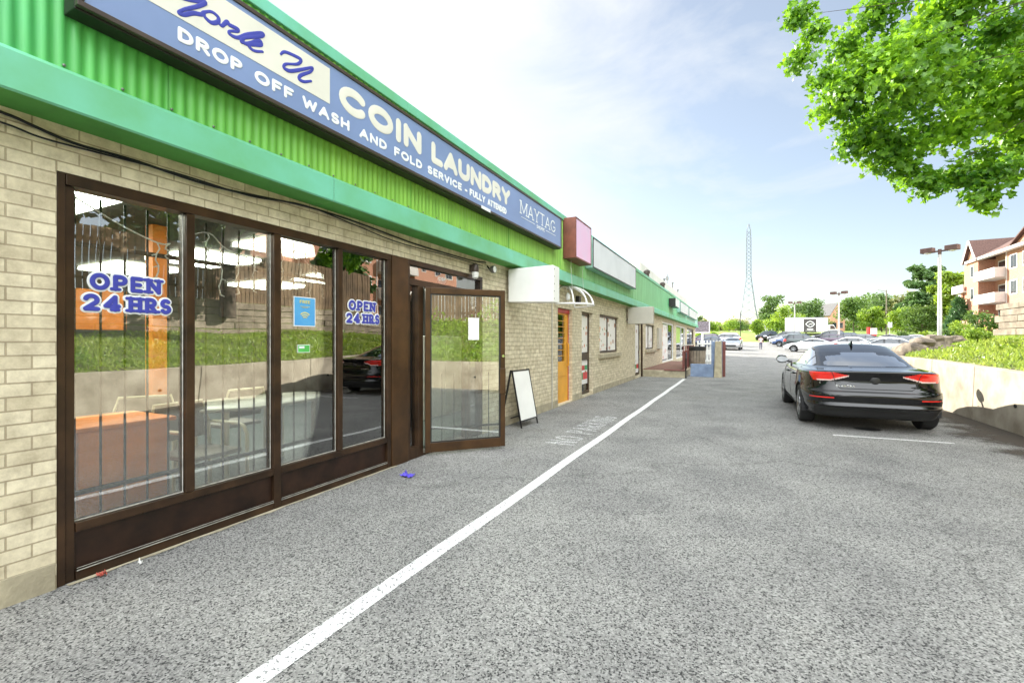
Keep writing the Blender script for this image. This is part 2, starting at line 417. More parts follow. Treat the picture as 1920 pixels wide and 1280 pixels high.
M['beige_metal'] = P('beige_metal', (0.47, 0.44, 0.38), 0.5, var=0.04)
M['yellow'] = P('yellow_paint', (0.75, 0.36, 0.03), 0.4, var=0.08, scale=3)
M['red'] = P('red_paint', (0.55, 0.03, 0.03), 0.4)
M['road_paint'] = None
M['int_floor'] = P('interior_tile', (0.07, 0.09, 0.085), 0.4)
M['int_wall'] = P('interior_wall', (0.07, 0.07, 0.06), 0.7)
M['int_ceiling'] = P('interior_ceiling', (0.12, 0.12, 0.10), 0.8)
M['int_light'] = lamp_mat('ceiling_lamp_lens', (0.95, 1.0, 0.85), 4.5)
M['orange_lam'] = P('orange_laminate', (0.95, 0.27, 0.03), 0.45, var=0.08)
M['machine'] = P('appliance_white', (0.5, 0.5, 0.48), 0.35)
M['tube_cream'] = P('cream_tube', (0.66, 0.62, 0.46), 0.35)
M['seat_grey'] = P('grey_vinyl', (0.22, 0.20, 0.17), 0.6)
M['tabletop'] = P('table_laminate', (0.50, 0.49, 0.42), 0.3)
M['timber'] = P('weathered_timber', (0.30, 0.25, 0.19), 0.9, var=0.2, scale=3, c2=(0.16, 0.13, 0.095), bmp=0.6, bscale=20)
M['fence_wood'] = P('brown_fence_board', (0.22, 0.15, 0.09), 0.9, var=0.25, scale=2, c2=(0.12, 0.085, 0.055), bmp=0.4, bscale=25)
M['rock'] = P('rough_rock', (0.26, 0.21, 0.16), 0.95, var=0.25, scale=4, c2=(0.07, 0.055, 0.042), bmp=1.0, bscale=8)
M['bark'] = P('bark', (0.10, 0.075, 0.055), 0.95, var=0.3, scale=8, bmp=0.8, bscale=20)
M['blue_conc'] = P('blue_painted_concrete', (0.22, 0.29, 0.42), 0.7, var=0.15, scale=4, c2=(0.15, 0.20, 0.31))
M['brown_rail'] = P('brown_painted_steel', (0.19, 0.055, 0.045), 0.5, var=0.12)
M['deck_brick'] = brick_mat('deck_brick', (0.24, 0.13, 0.09), (0.19, 0.1, 0.08), (0.08, 0.06, 0.05), 0.22, 0.11)
M['pole_grey'] = P('galvanised_pole', (0.55, 0.54, 0.53), 0.5, 0.2, var=0.08)
M['lamp_brown'] = P('lamp_head_brown', (0.12, 0.065, 0.055), 0.5)
M['lens'] = P('lamp_lens', (0.75, 0.72, 0.66), 0.3)
M['rubber'] = P('tyre_rubber', (0.018, 0.018, 0.018), 0.75)
M['rim'] = P('alloy', (0.45, 0.46, 0.48), 0.3, 0.9)
M['car_glass'] = glass('car_glass', (0.30, 0.34, 0.34), 0.24, 2.4)
M['far_car_glass'] = P('dark_car_glass', (0.03, 0.04, 0.05), 0.05, spec=0.9)
M['black_trim'] = P('black_trim', (0.015, 0.015, 0.015), 0.5)
M['tail_red'] = P('tail_lamp_red', (0.80, 0.02, 0.012), 0.12, coat=1)
M['tail_clear'] = P('tail_lamp_clear', (0.75, 0.55, 0.5), 0.12, coat=1)
M['lamp_clear'] = P('headlamp_clear', (0.6, 0.62, 0.65), 0.1, 0.3, coat=1)
M['chrome'] = P('chrome', (0.8, 0.8, 0.8), 0.12, 1.0)
M['dark_cabin'] = P('dark_cabin', (0.03, 0.03, 0.032), 0.8)
def paint(name, c, metal=0.0, rough=0.25, coat=1.0, spec=.5): return P(name, c, rough, metal, var=0.02, scale=1, coat=coat, spec=spec)
M['black_paint'] = paint('black_car_paint', (0.003, 0.003, 0.004), 0, .06, .55, .35)
M['red_brick'] = brick_mat('orange_brick', (0.62, 0.31, 0.20), (0.56, 0.26, 0.165), (0.6, 0.5, 0.42), 0.22, 0.08)
M['stucco'] = P('white_stucco', (0.72, 0.68, 0.64), 0.8, var=0.05)
M['shingle'] = P('brown_shingle', (0.15, 0.085, 0.07), 0.95, var=0.25, scale=9)
M['grey_shingle'] = P('grey_shingle', (0.16, 0.155, 0.16), 0.95, var=0.2, scale=5)
M['litter_blue'] = P('blue_paper', (0.10, 0.07, 0.55), 0.6)
M['steel_tower'] = P('tower_steel', (0.22, 0.24, 0.27), 0.6, 0.2)

def road_paint_mat(lo=.40, hi=.48):
    m, nt, b = new_mat('worn_road_paint'); b.inputs['Roughness'].default_value = 0.7
    t = nd(nt, 'ShaderNodeTexCoord')
    v = noise(nt, 60, 5, t.outputs['Object'], 0.7); r = ramp(nt, [(lo, (0.16, 0.16, 0.16)), (hi, (0.80, 0.80, 0.78))])
    nt.links.new(v.outputs['Fac'], r.inputs['Fac']); nt.links.new(r.outputs['Color'], b.inputs['Base Color'])
    bump(nt, b, v.outputs['Fac'], 0.6, 0.008)
    return m
M['road_paint'] = road_paint_mat()

# ------------------------------------------------------------------ ground
def sheet(name, fn, xs, ys, mat, keep=lambda x, y: True):
    v = []; f = []; nx, ny = len(xs), len(ys)
    for y in ys:
        for x in xs: v.append((x, y, fn(x, y)))
    for j in range(ny - 1):
        for i in range(nx - 1):
            if keep((xs[i] + xs[i + 1]) / 2, (ys[j] + ys[j + 1]) / 2):
                f.append((j * nx + i, j * nx + i + 1, (j + 1) * nx + i + 1, (j + 1) * nx + i))
    return link_mesh(name, v, f, None, mat, None, True, kind='structure')

def zc_of(X, Y): return Y * CP - X * SP
def lot_edge(X, Y):              # grass begins beyond this depth
    return 71 + 0.10 * max(0, X - 5)
axs = [-900, -400, -200, -120] + list(np.arange(-80, 121, 4.0)) + [200, 400, 900]
ays = [-400, -150, -60] + list(np.arange(-40, 181, 4.0)) + [260, 400, 900, 2500]
def field_z(x, y):
    zc = zc_of(x, y); e = lot_edge(x, y)
    return terrain(x, y) + (0.45 * min(1, max(0, (zc - e) / 8.0)) if zc > e else -0.15)
sheet('grass_field', field_z, axs, ays, M['grass_ground'])
lx = list(np.arange(-62, 75, 2.0)); ly = list(np.arange(-40, 128, 2.0))
def lot_keep(x, y): return zc_of(x, y) < lot_edge(x, y)
sheet('asphalt_lot', lambda x, y: terrain(x, y), lx, ly, M['asphalt'], lot_keep)

mk = MB()
ys = list(np.arange(-4, 18.5, 0.5))
for a, b in zip(ys[:-1], ys[1:]):
    w = lambda y: 0.006 * math.sin(y * 2.1)
    mk.face([(-1.845 + w(a), a, 0.004), (-1.735 + w(a), a, 0.004), (-1.735 + w(b), b, 0.004), (-1.845 + w(b), b, 0.004)])
mk.build('white_line', M['road_paint'], kind='structure')
MB().face([(1.27, 8.20, 0.004), (2.66, 8.27, 0.004), (2.66, 8.33, 0.004), (1.27, 8.27, 0.004)]).build('stall_line', M['road_paint'], kind='structure')

# ------------------------------------------------------------------ lettering made of strokes
def arc(cx, cy, rx, ry, a0, a1, n=14):
    return [(cx + rx * math.cos(R(a0 + (a1 - a0) * i / n)), cy + ry * math.sin(R(a0 + (a1 - a0) * i / n))) for i in range(n + 1)]
G = {
    'A': (.80, [[(0, 0), (.4, 1), (.8, 0)], [(.16, .33), (.64, .33)]], [(0, 0), (.8, 0)]),
    'C': (.78, [arc(.45, .5, .45, .5, 42, 318, 20)], []),
    'D': (.72, [[(0, 0), (0, 1), (.25, 1)] + arc(.25, .5, .47, .5, 90, -90) + [(0, 0)]], []),
    'E': (.56, [[(.56, 0), (0, 0), (0, 1), (.56, 1)], [(0, .5), (.46, .5)]], []),
    'F': (.56, [[(0, 0), (0, 1), (.56, 1)], [(0, .5), (.44, .5)]], [(0, 0)]),
    'G': (.82, [arc(.45, .5, .45, .5, 48, 335, 20) + [(.84, .45), (.52, .45)]], []),
    'H': (.72, [[(0, 0), (0, 1)], [(.72, 0), (.72, 1)], [(0, .5), (.72, .5)]], [(0, 0), (0, 1), (.72, 0), (.72, 1)]),
    'I': (.0, [[(0, 0), (0, 1)]], [(0, 0), (0, 1)]),
    'K': (.66, [[(0, 0), (0, 1)], [(.62, 1), (0, .42)], [(.2, .58), (.66, 0)]], [(0, 0), (0, 1), (.66, 0)]),
    'L': (.54, [[(0, 1), (0, 0), (.54, 0)]], [(0, 1)]),
    'M': (.92, [[(0, 0), (0, 1), (.46, .12), (.92, 1), (.92, 0)]], [(0, 0), (.92, 0), (-.02, 1), (.94, 1)]),
    'N': (.74, [[(0, 0), (0, 1), (.74, 0), (.74, 1)]], [(0, 0), (.74, 1), (-.02, 1)]),
    'O': (.9, [arc(.45, .5, .45, .5, 0, 360, 26)], []),
    'P': (.62, [[(0, 0), (0, 1), (.3, 1)] + arc(.3, .73, .32, .27, 90, -90) + [(0, .46)]], [(0, 0)]),
    'R': (.68, [[(0, 0), (0, 1), (.3, 1)] + arc(.3, .74, .32, .26, 90, -90) + [(0, .48)], [(.3, .48), (.68, 0)]], [(0, 0), (.68, 0)]),
    'S': (.6, [arc(.31, .745, .28, .255, 40, 270, 14) + arc(.31, .25, .30, .25, 80, -150, 14)], []),
    'T': (.72, [[(0, 1), (.72, 1)], [(.36, 1), (.36, 0)]], [(.36, 0)]),
    'U': (.72, [[(0, 1), (0, .36)] + arc(.36, .36, .36, .36, 180, 360) + [(.72, 1)]], [(0, 1), (.72, 1)]),
    'V': (.76, [[(0, 1), (.38, 0), (.76, 1)]], [(0, 1), (.76, 1)]),
    'W': (1.1, [[(0, 1), (.26, 0), (.55, .85), (.84, 0), (1.1, 1)]], []),
    'Y': (.74, [[(0, 1), (.37, .48), (.74, 1)], [(.37, .48), (.37, 0)]], [(0, 1), (.74, 1), (.37, 0)]),
    '2': (.6, [arc(.3, .7, .28, .30, 165, -40, 14) + [(.02, 0), (.6, 0)]], []),
    '4': (.66, [[(.48, 0), (.48, 1), (0, .28), (.66, .28)]], [(.48, 0)]),
    '-': (.3, [[(0, .45), (.3, .45)]], []),
    '.': (.05, [[(0, 0), (.04, 0)]], []),
}
def text_strokes(txt, u0, v0, width, h, t, gap=0.34, serif=0.0, space=0.55):
    """list of (polyline, thickness); cap height h counts the stroke thickness t"""
    out = []; cx = 0; hh = h - t
    for ch in txt:
        if ch == ' ': cx += space; continue
        w, st, sf = G[ch]
        for s in st: out.append([(cx + a, b) for a, b in s])
        if serif:
            for a, b in sf: out.append(('serif', cx + a, b))
        cx += w + gap
    total = cx - gap
    sx = (width - t) / max(total, 1e-6)
    res = []
    for s in out:
        if s[0] == 'serif':
            q = u0 + t / 2 + s[1] * sx; z = v0 + t / 2 + s[2] * hh
            res.append(([(q - serif, z), (q + serif, z)], t * 0.75))
        else:
            res.append(([(u0 + t / 2 + a * sx, v0 + t / 2 + b * hh) for a, b in s], t))
    return res

def add_strokes(mb, strokes, place, off=0.0, eps=0.0, m=0, taper=None, seg=10, th=0.0022):
    """slightly domed strokes with round ends; place(u, v, w) maps lettering space into the place"""
    k = 0
    for pts, t in strokes:
        r = t / 2
        subs = []; cur = [pts[0]]                      # split at sharp corners
        for i in range(1, len(pts)):
            cur.append(pts[i])
            if i < len(pts) - 1:
                ux, uy = pts[i][0] - pts[i - 1][0], pts[i][1] - pts[i - 1][1]; vx, vy = pts[i + 1][0] - pts[i][0], pts[i + 1][1] - pts[i][1]
                if abs(math.atan2(ux * vy - uy * vx, ux * vx + uy * vy)) > 0.6: subs.append(cur); cur = [pts[i]]
        subs.append(cur)
        done = 0
        for sub in subs:
            n = len(sub)
            if n < 2: continue
            k += 1; w0 = off + 0.0004 * (k % 5)
            rings = []
            def dirn(i):
                a = sub[max(0, i - 1)]; c = sub[min(n - 1, i + 1)]
                dx, dy = c[0] - a[0], c[1] - a[1]; d = math.hypot(dx, dy) or 1
                return dx / d, dy / d
            d0 = dirn(0); d1 = dirn(n - 1)
            rt = lambda i: r * (taper((done + i) / max(1, len(pts) - 1)) if taper else 1)
            for a in (80, 55, 28): rings.append((sub[0][0] - d0[0] * rt(0) * math.sin(R(a)), sub[0][1] - d0[1] * rt(0) * math.sin(R(a)), d0, rt(0) * math.cos(R(a))))
            for i in range(n): rings.append((sub[i][0], sub[i][1], dirn(i), rt(i)))
            for a in (28, 55, 80): rings.append((sub[-1][0] + d1[0] * rt(n - 1) * math.sin(R(a)), sub[-1][1] + d1[1] * rt(n - 1) * math.sin(R(a)), d1, rt(n - 1) * math.cos(R(a))))
            done += n - 1
            b = len(mb.v)
            prof = [(-1, 0), (-.93, .55), (-.6, .92), (0, 1), (.6, .92), (.93, .55), (1, 0)]
            for x, y, d, rr in rings:
                for a, h in prof: mb.v.append(tuple(place(x - d[1] * rr * a, y + d[0] * rr * a, w0 + th * h)))
            q = len(prof)
            for i in range(len(rings) - 1):
                for j in range(q - 1):
                    mb.f.append((b + i * q + j, b + i * q + j + 1, b + (i + 1) * q + j + 1, b + (i + 1) * q + j)); mb.m.append(m)

def smooth_pts(p, n=6):
    out = []
    for i in range(len(p) - 1):
        a, b, c, d = p[max(0, i - 1)], p[i], p[i + 1], p[min(len(p) - 1, i + 2)]
        for k in range(n):
            t = k / n
            out.append(tuple(0.5 * (2 * b[j] + (c[j] - a[j]) * t + (2 * a[j] - 5 * b[j] + 4 * c[j] - d[j]) * t * t + (3 * b[j] - a[j] - 3 * c[j] + d[j]) * t ** 3) for j in (0, 1)))
    out.append(tuple(p[-1])); return out

# NO PARKING on the asphalt, worn, read from the lane
mb = MB()
add_strokes(mb, text_strokes('NO PARKING', 5.85, 0, 2.55, 0.42, 0.05, gap=0.5, space=0.9), lambda u, v, w: (-1.98 - v, u, 0.002 + w * .6))
mb.build('no_parking_marking', road_paint_mat(.47, .58), kind='structure')

# ------------------------------------------------------------------ the plaza building
XW = -3.46
YE = 44.0                         # far end
YS = -9.0                         # end behind the camera
plaza = thing('plaza_building', 'long low cream brick shopping plaza with green corrugated steel fascia', 'building', (-8, 0, 0))

openings = [(1.16, 5.97, 0.0, 2.37), (9.17, 10.12, 0.03, 2.13), (10.83, 11.80, 0.04, 2.15), (12.45, 14.72, 1.06, 2.17),
            (17.35, 18.30, 0.10, 2.12), (19.5, 21.74, 1.06, 2.13), (24.2, 29.0, 0.28, 2.45), (30.0, 35.6, 0.28, 2.45), (36.6, 42.5, 0.28, 2.45)]
def wall_cells(mb, X, back, y0, y1, z0, z1, ops):
    yy = sorted({y0, y1} | {o[0] for o in ops} | {o[1] for o in ops}); zz = sorted({z0, z1} | {o[2] for o in ops} | {o[3] for o in ops if o[3] < z1})
    for a, b in zip(yy[:-1], yy[1:]):
        for c, d in zip(zz[:-1], zz[1:]):
            if any(o[0] <= a + 1e-6 and b <= o[1] + 1e-6 and o[2] <= c + 1e-6 and d <= o[3] + 1e-6 for o in ops): continue
            mb.face([(X, a, c), (X, b, c), (X, b, d), (X, a, d)])
            mb.face([(back, a, c), (back, a, d), (back, b, d), (back, b, c)])
    for o in ops:
        a, b, c, d = o
        mb.face([(X, a, c), (X, a, d), (back, a, d), (back, a, c)])
        mb.face([(X, b, c), (back, b, c), (back, b, d), (X, b, d)])
        mb.face([(X, a, d), (X, b, d), (back, b, d), (back, a, d)])
        if c > 0.01: mb.face([(X, a, c), (back, a, c), (back, b, c), (X, b, c)])
w = MB(); wall_cells(w, XW, XW - 0.22, YS, YE, -0.1, 3.0, openings)
w.box((-16, YE - 0.2, -0.1), (XW - 0.22, YE, 3.9)); w.box((-16, YS, -0.1), (XW - 0.22, YS + 0.2, 3.9)); w.box((-16.2, YS, -0.1), (-16, YE, 3.9))
w.build('brick_wall', M['brick'], plaza)
# concrete footing course, slightly proud
ft = MB()
for a, b in ((YS, 1.155), (5.975, 9.165), (10.125, 10.825), (11.805, 17.345), (18.305, 18.6)):
    ft.box((XW - 0.02, a, -0.1), (XW + 0.006, b, 0.15))
ft.build('concrete_footing', M['base'], plaza, bevel=0.004)
for a, b in ((12.3, 14.85), (19.4, 21.85)):
    sl = MB(); sl.box((XW - 0.1, a, 0.93), (XW + 0.07, b, 1.05)); sl.build('window_sill', M['base'], plaza, bevel=0.008)

# fascia of corrugated sheet
def fascia(y0, y1, pitch, amp, xf, z0, z1, n):
    v = []; f = []; ys_ = []
    k = int((y1 - y0) / pitch * n)
    for i in range(k + 1):
        y = y0 + (y1 - y0) * i / k; ph = 2 * math.pi * (y - y0) / pitch
        x = xf + amp * math.tanh(1.2 * math.sin(ph)) / 0.83
        v += [(x, y, z0), (x, y, z1)]
    for i in range(k): f.append((2 * i, 2 * i + 2, 2 * i + 3, 2 * i + 1))
    return v, f
v, f = fascia(YS, 16.0, 0.066, 0.0065, -3.262, 2.862, 3.92, 8)
link_mesh('corrugated_fascia', v, f, None, M['green'], plaza, True)
v, f = fascia(16.004, YE, 0.20, 0.008, -3.262, 2.862, 3.92, 10)
link_mesh('ribbed_fascia', v, f, None, M['green'], plaza, True)
bm_ = MB()
pr = [(-3.268, 2.858), (-3.225, 2.858), (-3.20, 2.832), (-3.20, 2.645), (-3.21, 2.635), (-3.47, 2.635)]
def extrude_y(mb, prof, y0, y1, m=0):
    for (a, b), (c, d) in zip(prof[:-1], prof[1:]): mb.face([(a, y0, b), (c, y0, d), (c, y1, d), (a, y1, b)], m)
for a, b in ((YS, 2.9), (2.903, 9.0), (9.003, 15.2), (15.203, 21.4), (21.403, 27.6), (27.603, 33.8), (33.803, YE)):
    extrude_y(bm_, pr[:5], a, b, 0); extrude_y(bm_, pr[4:], a, b, 1)
bm_.build('gutter_beam', [M['teal'], M['soffit']], plaza)
cp = MB()
for a, b in ((YS, 3.95), (3.953, 7.0), (7.003, 10.1), (10.103, 13.2), (13.203, 16.4), (16.403, 19.5), (19.503, 25.6), (25.603, 31.7), (31.703, 37.9), (37.903, YE)):
    cp.box((-3.60, a, 3.915), (-3.235, b, 4.02))
cp.build('parapet_coping', M['teal'], plaza, bevel=0.006)
sm_ = MB()
for y in (1.62, 4.02, 6.43, 8.76, 11.2, 13.6): sm_.box((-3.258, y, 2.864), (-3.2515, y + .004, 3.91))
sm_.build('sheet_lap', M['soffit'], plaza); bpy.data.objects['sheet_lap']['kind'] = 'stuff'
rv = MB()
for i in range(80):
    y = -2 + i * 0.26
    rv.lathe([(0.008, 0), (0.008, 0.006), (0.003, 0.009)], (-3.252, y, 2.885), 8, axis='x')
rv.build('fascia_rivet', M['grey_steel'], plaza); bpy.data.objects['fascia_rivet']['kind'] = 'stuff'
MB().box((-16, YS + 0.2, 3.75), (-3.55, YE - 0.2, 3.85)).build('roof', M['roof'], plaza)
up = MB(); up.box((-13, 22.8, 3.852), (-4.3, 46, 5.33)); up.build('upper_block', M['off_white'], plaza, bevel=0.02)
fl = MB(); fl.box((-4.28, 29, 4.45), (-4.24, 30.2, 4.95)); fl.build('louvre_vent', M['grey_steel'], plaza)
for (x, y, z, n_, lab) in ((1246, 532, 3.85, 'tall', 'taller dark vent pipe with capped top on the plaza roof edge'), (1268, 550, 3.85, 'short', 'farther dark vent pipe with capped top on the plaza roof edge')):
    Yp = 22.0 if n_ == 'tall' else 27.0
    pm = MB(); pm.lathe([(0.11, 0), (0.11, 0.72), (0.15, 0.74), (0.15, 0.86), (0.05, 0.92)], (-3.85, Yp, 3.85), 14)
    pm.build('vent_pipe', M['sign_frame'], smooth=True, label=lab, cat='pipe', group='vent pipes on the roof')
for i, (yy, hh) in enumerate(((33.0, .35), (37.5, .6), (41.0, .4))):
    pm = MB(); pm.lathe([(0.05, 0), (0.05, hh), (0.13, hh + 0.02), (0.02, hh + 0.12)], (-4.6, yy, 5.33), 10)
    pm.build('roof_vent', M['grey_steel'], smooth=True, label=['nearest small roof vent on top of the white upper block', 'tallest thin roof vent on the white upper block', 'farthest roof vent on the white upper block'][i], cat='vent', group='small vents on the upper block')

# -------- interior of the laundry
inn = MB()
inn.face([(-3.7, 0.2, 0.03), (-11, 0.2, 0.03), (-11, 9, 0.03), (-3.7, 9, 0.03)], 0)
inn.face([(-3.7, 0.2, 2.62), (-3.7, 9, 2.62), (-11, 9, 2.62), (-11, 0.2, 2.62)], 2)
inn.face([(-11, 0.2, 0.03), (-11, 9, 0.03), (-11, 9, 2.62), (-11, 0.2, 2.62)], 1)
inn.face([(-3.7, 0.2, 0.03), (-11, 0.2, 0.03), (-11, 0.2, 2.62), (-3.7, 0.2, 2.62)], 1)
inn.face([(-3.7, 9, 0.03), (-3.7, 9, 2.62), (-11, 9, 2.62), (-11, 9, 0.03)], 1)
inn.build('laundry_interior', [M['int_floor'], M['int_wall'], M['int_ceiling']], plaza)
lp = MB()
for y in (1.5, 3.9, 6.3):
    for x in (-4.9, -6.9, -8.9):
        q = MB(); q.box((x - 0.62, y - 0.45, 2.56), (x + 0.62, y + 0.45, 2.605))
        q.build('ceiling_lamp', M['int_light'], plaza)
# dark interior lining for the other shops
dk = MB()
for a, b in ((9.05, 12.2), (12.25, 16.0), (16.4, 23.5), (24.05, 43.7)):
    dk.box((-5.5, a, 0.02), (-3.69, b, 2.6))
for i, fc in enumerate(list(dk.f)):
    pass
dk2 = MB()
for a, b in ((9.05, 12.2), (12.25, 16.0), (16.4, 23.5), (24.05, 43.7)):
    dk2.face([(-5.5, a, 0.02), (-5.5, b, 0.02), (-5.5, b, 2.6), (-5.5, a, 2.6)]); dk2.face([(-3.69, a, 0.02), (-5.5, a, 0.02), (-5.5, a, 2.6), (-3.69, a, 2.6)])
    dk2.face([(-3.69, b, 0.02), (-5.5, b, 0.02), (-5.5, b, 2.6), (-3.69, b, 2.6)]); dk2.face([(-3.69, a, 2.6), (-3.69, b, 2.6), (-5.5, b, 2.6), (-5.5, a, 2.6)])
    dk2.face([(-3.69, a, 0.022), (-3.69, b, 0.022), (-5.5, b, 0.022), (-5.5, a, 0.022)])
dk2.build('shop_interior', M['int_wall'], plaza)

# -------- laundry shopfront frame
XF = XW - 0.005
fr = MB()
D = 0.11
def post(y0, y1, z0=0.0, z1=2.37, d0=0.0, d1=D): fr.box((XF - d1, y0, z0), (XF - d0, y1, z1))
post(1.165, 1.20, 0, 2.367); post(1.202, 1.245, 0, 2.30, 0.012)
post(2.515, 2.58, 0.0, 2.30)
post(1.845, 1.90, 0.34, 2.30, 0.004); post(3.20, 3.255, 0.34, 2.30, 0.004)
post(3.885, 3.945, 0, 2.30)
fr.box((XF - D, 1.202, 2.302), (XF + 0.004, 3.945, 2.367))                # head
fr.box((XF - D, 1.247, 0.285), (XF, 2.513, 0.338)); fr.box((XF - D, 2.582, 0.285), (XF, 3.883, 0.338))
fr.box((XF - D, 1.247, 0.0), (XF - 0.002, 2.513, 0.055)); fr.box((XF - D, 2.582, 0.0), (XF - 0.002, 3.883, 0.055))
win = fr.build('shop_window_frame', M['bronze'], plaza, bevel=0.003)
kk = MB(); kk.box((XF - 0.07, 1.247, 0.057), (XF - 0.03, 2.513, 0.283)); kk.box((XF - 0.07, 2.582, 0.057), (XF - 0.03, 3.883, 0.283))
kk.build('kick_panel', M['kick'], plaza)
bd = MB()
for a, b in ((1.25, 2.51), (2.585, 3.88)):
    bd.tube([(XF + 0.001, a, 0.060), (XF + 0.001, b, 0.060)], 0.003, 6); bd.tube([(XF + 0.001, a, 0.075), (XF + 0.001, b, 0.075)], 0.002, 6)
for a, b in ((1.25, 1.84), (1.905, 2.51), (2.585, 3.195), (3.26, 3.88)):
    bd.tube([(XF - 0.038, a, 0.343), (XF - 0.038, b, 0.343)], 0.005, 6); bd.tube([(XF - 0.038, b - 0.004, 0.343), (XF - 0.038, b - 0.004, 2.297)], 0.004, 6)
bd.build('glazing_bead', M['bead'], win)
for a, b in ((1.245, 1.845), (1.90, 2.515), (2.58, 3.20), (3.255, 3.885)):
    MB().box((XF - 0.052, a, 0.338), (XF - 0.046, b, 2.302)).build('window_pane', M['glass'], win)
gr = MB()
y = 1.30
while y < 3.86:
    gr.tube([(XF - 0.17, y, 0.2), (XF - 0.17, y, 2.3)], 0.0075, 6); y += 0.128
for z in (0.47, 2.0): gr.bar((XF - 0.17, 1.25, z), (XF - 0.17, 3.88, z), 0.012, 0.03)
gr.build('security_grille', M['grille'], win)

# -------- entrance: column, transom, sidelight, open door
en = MB()
en.box((XF - 0.14, 3.948, 0.0), (XF + 0.012, 4.225, 2.365))
en.build('entrance_column', M['bronze_door'], plaza, bevel=0.004)
ef = MB()
ef.box((XF - D, 4.228, 2.31), (XF, 5.965, 2.366)); ef.box((XF - D, 4.228, 2.07), (XF, 5.965, 2.145))
ef.box((XF - D, 4.228, 2.147), (XF, 4.27, 2.308)); ef.box((XF - D, 5.90, 2.147), (XF, 5.965, 2.308))
ef.box((XF - D, 4.228, 0), (XF, 4.275, 2.068)); ef.box((XF - D, 4.42, 0), (XF, 4.52, 2.068)); ef.box((XF - D, 5.55, 0), (XF, 5.62, 2.068)); ef.box((XF - D, 5.90, 0), (XF, 5.965, 2.068))
ef.box((XF - D, 4.277, 0), (XF, 4.418, 0.14)); ef.box((XF - D, 5.622, 0), (XF, 5.898, 0.14)); ef.box((XF - D, 4.522, 0), (XF - 0.01, 5.548, 0.025))
efo = ef.build('entrance_frame', M['bronze'], plaza, bevel=0.003)
for a, b, c, d in ((4.27, 5.90, 2.145, 2.31), (4.275, 4.42, 0.14, 2.07), (5.62, 5.90, 0.14, 2.07)):
    MB().box((XF - 0.055, a, c), (XF - 0.049, b, d)).build('entrance_pane', M['glass'], efo)
# door leaf, swung outwards
hin = Vector((XW + 0.015, 4.53, 0)); fre = Vector((-2.745, 5.305, 0))
du = (fre - hin); DW = du.length; du.normalize(); dn = Vector((du.y, -du.x, 0))
def dp(u, n_, z): return hin + du * u + dn * n_ + Vector((0, 0, z))
def dbox(mb, u0, u1, n0, n1, z0, z1, m=0):
    mb.hexa([dp(u0, n0, z0), dp(u1, n0, z0), dp(u1, n1, z0), dp(u0, n1, z0), dp(u0, n0, z1), dp(u1, n0, z1), dp(u1, n1, z1), dp(u0, n1, z1)], m)
dl = MB(); Z0, Z1 = 0.035, 2.065
dbox(dl, 0, 0.062, -.022, .022, Z0, Z1); dbox(dl, DW - 0.062, DW, -.022, .022, Z0, Z1)
dbox(dl, 0.0625, DW - 0.0625, -.022, .022, Z1 - 0.075, Z1); dbox(dl, 0.0625, DW - 0.0625, -.022, .022, Z0, Z0 + 0.115)
door = dl.build('entrance_door', M['bronze_door'], plaza, bevel=0.004)
gk = MB()
dbox(gk, 0.063, 0.078, -.012, .014, Z0 + .116, Z1 - .076); dbox(gk, DW - .078, DW - .063, -.012, .014, Z0 + .116, Z1 - .076)
dbox(gk, 0.079, DW - .079, -.012, .014, Z1 - .09, Z1 - .0765); dbox(gk, 0.079, DW - .079, -.012, .014, Z0 + .1165, Z0 + .130)
gk.build('door_gasket', M['black_trim'], door)
dg = MB(); dbox(dg, .0785, DW - .0785, -.003, .003, Z0 + .1305, Z1 - .0905); dg.build('door_pane', M['door_glass'], door)
db = MB()
for k in range(1, 6):
    u = 0.06 + (DW - 0.12) * k / 6; db.tube([dp(u, -.02, Z0 + .12), dp(u, -.02, 1.0)], .006, 6)
db.bar(dp(.07, -.02, .32), dp(DW - .07, -.02, .32), .01, .025)
db.build('door_bar', M['grille'], door)
dh = MB(); dbox(dh, DW - .075, DW + .004, -.03, .034, .72, 1.05); dh.build('door_handle', M['bronze_door'], door, bevel=.006)
dk_ = MB(); dk_.tube([dp(DW - .032, .018, 1.21), dp(DW - .032, .036, 1.21)], .018, 14); dk_.build('door_lock', M['chrome'], door)
dt = MB(); dbox(dt, .55, .69, .006, .008, 1.42, 1.70)
dt.build('paper_notice', M['white_paint'], label='blank white paper notice taped inside the open glass door', cat='notice')

# -------- yellow door with louvred glass
yd = MB(); XY = XW - 0.10
yd.box((XY - .05, 9.20, .03), (XY, 10.09, .62)); yd.box((XY - .05, 9.20, .622), (XY, 9.36, 1.998)); yd.box((XY - .05, 9.90, .622), (XY, 10.09, 1.998)); yd.box((XY - .05, 9.20, 2.0), (XY, 10.09, 2.04))
yd.box((XY - .045, 9.362, .622), (XY + .012, 9.898, .95))
ydo = yd.build('yellow_door', M['yellow'], plaza, bevel=.005); ydo['label'] = 'yellow painted door with barred glass'
MB().box((XY - .03, 9.362, .952), (XY - .024, 9.898, 1.998)).build('door_pane', M['far_glass'], ydo)
b_ = MB()
for k in range(7): b_.bar((XY + .008, 9.362, 1.08 + k * .13), (XY + .008, 9.898, 1.08 + k * .13), .012, .014)
b_.build('door_bar', M['yellow'], ydo)
b_ = MB(); b_.tube([(XY + .002, 10.0, .82), (XY + .05, 10.0, .86), (XY + .05, 10.0, 1.34), (XY + .002, 10.0, 1.38)], .016, 8); b_.build('door_handle', M['yellow'], ydo, smooth=True)
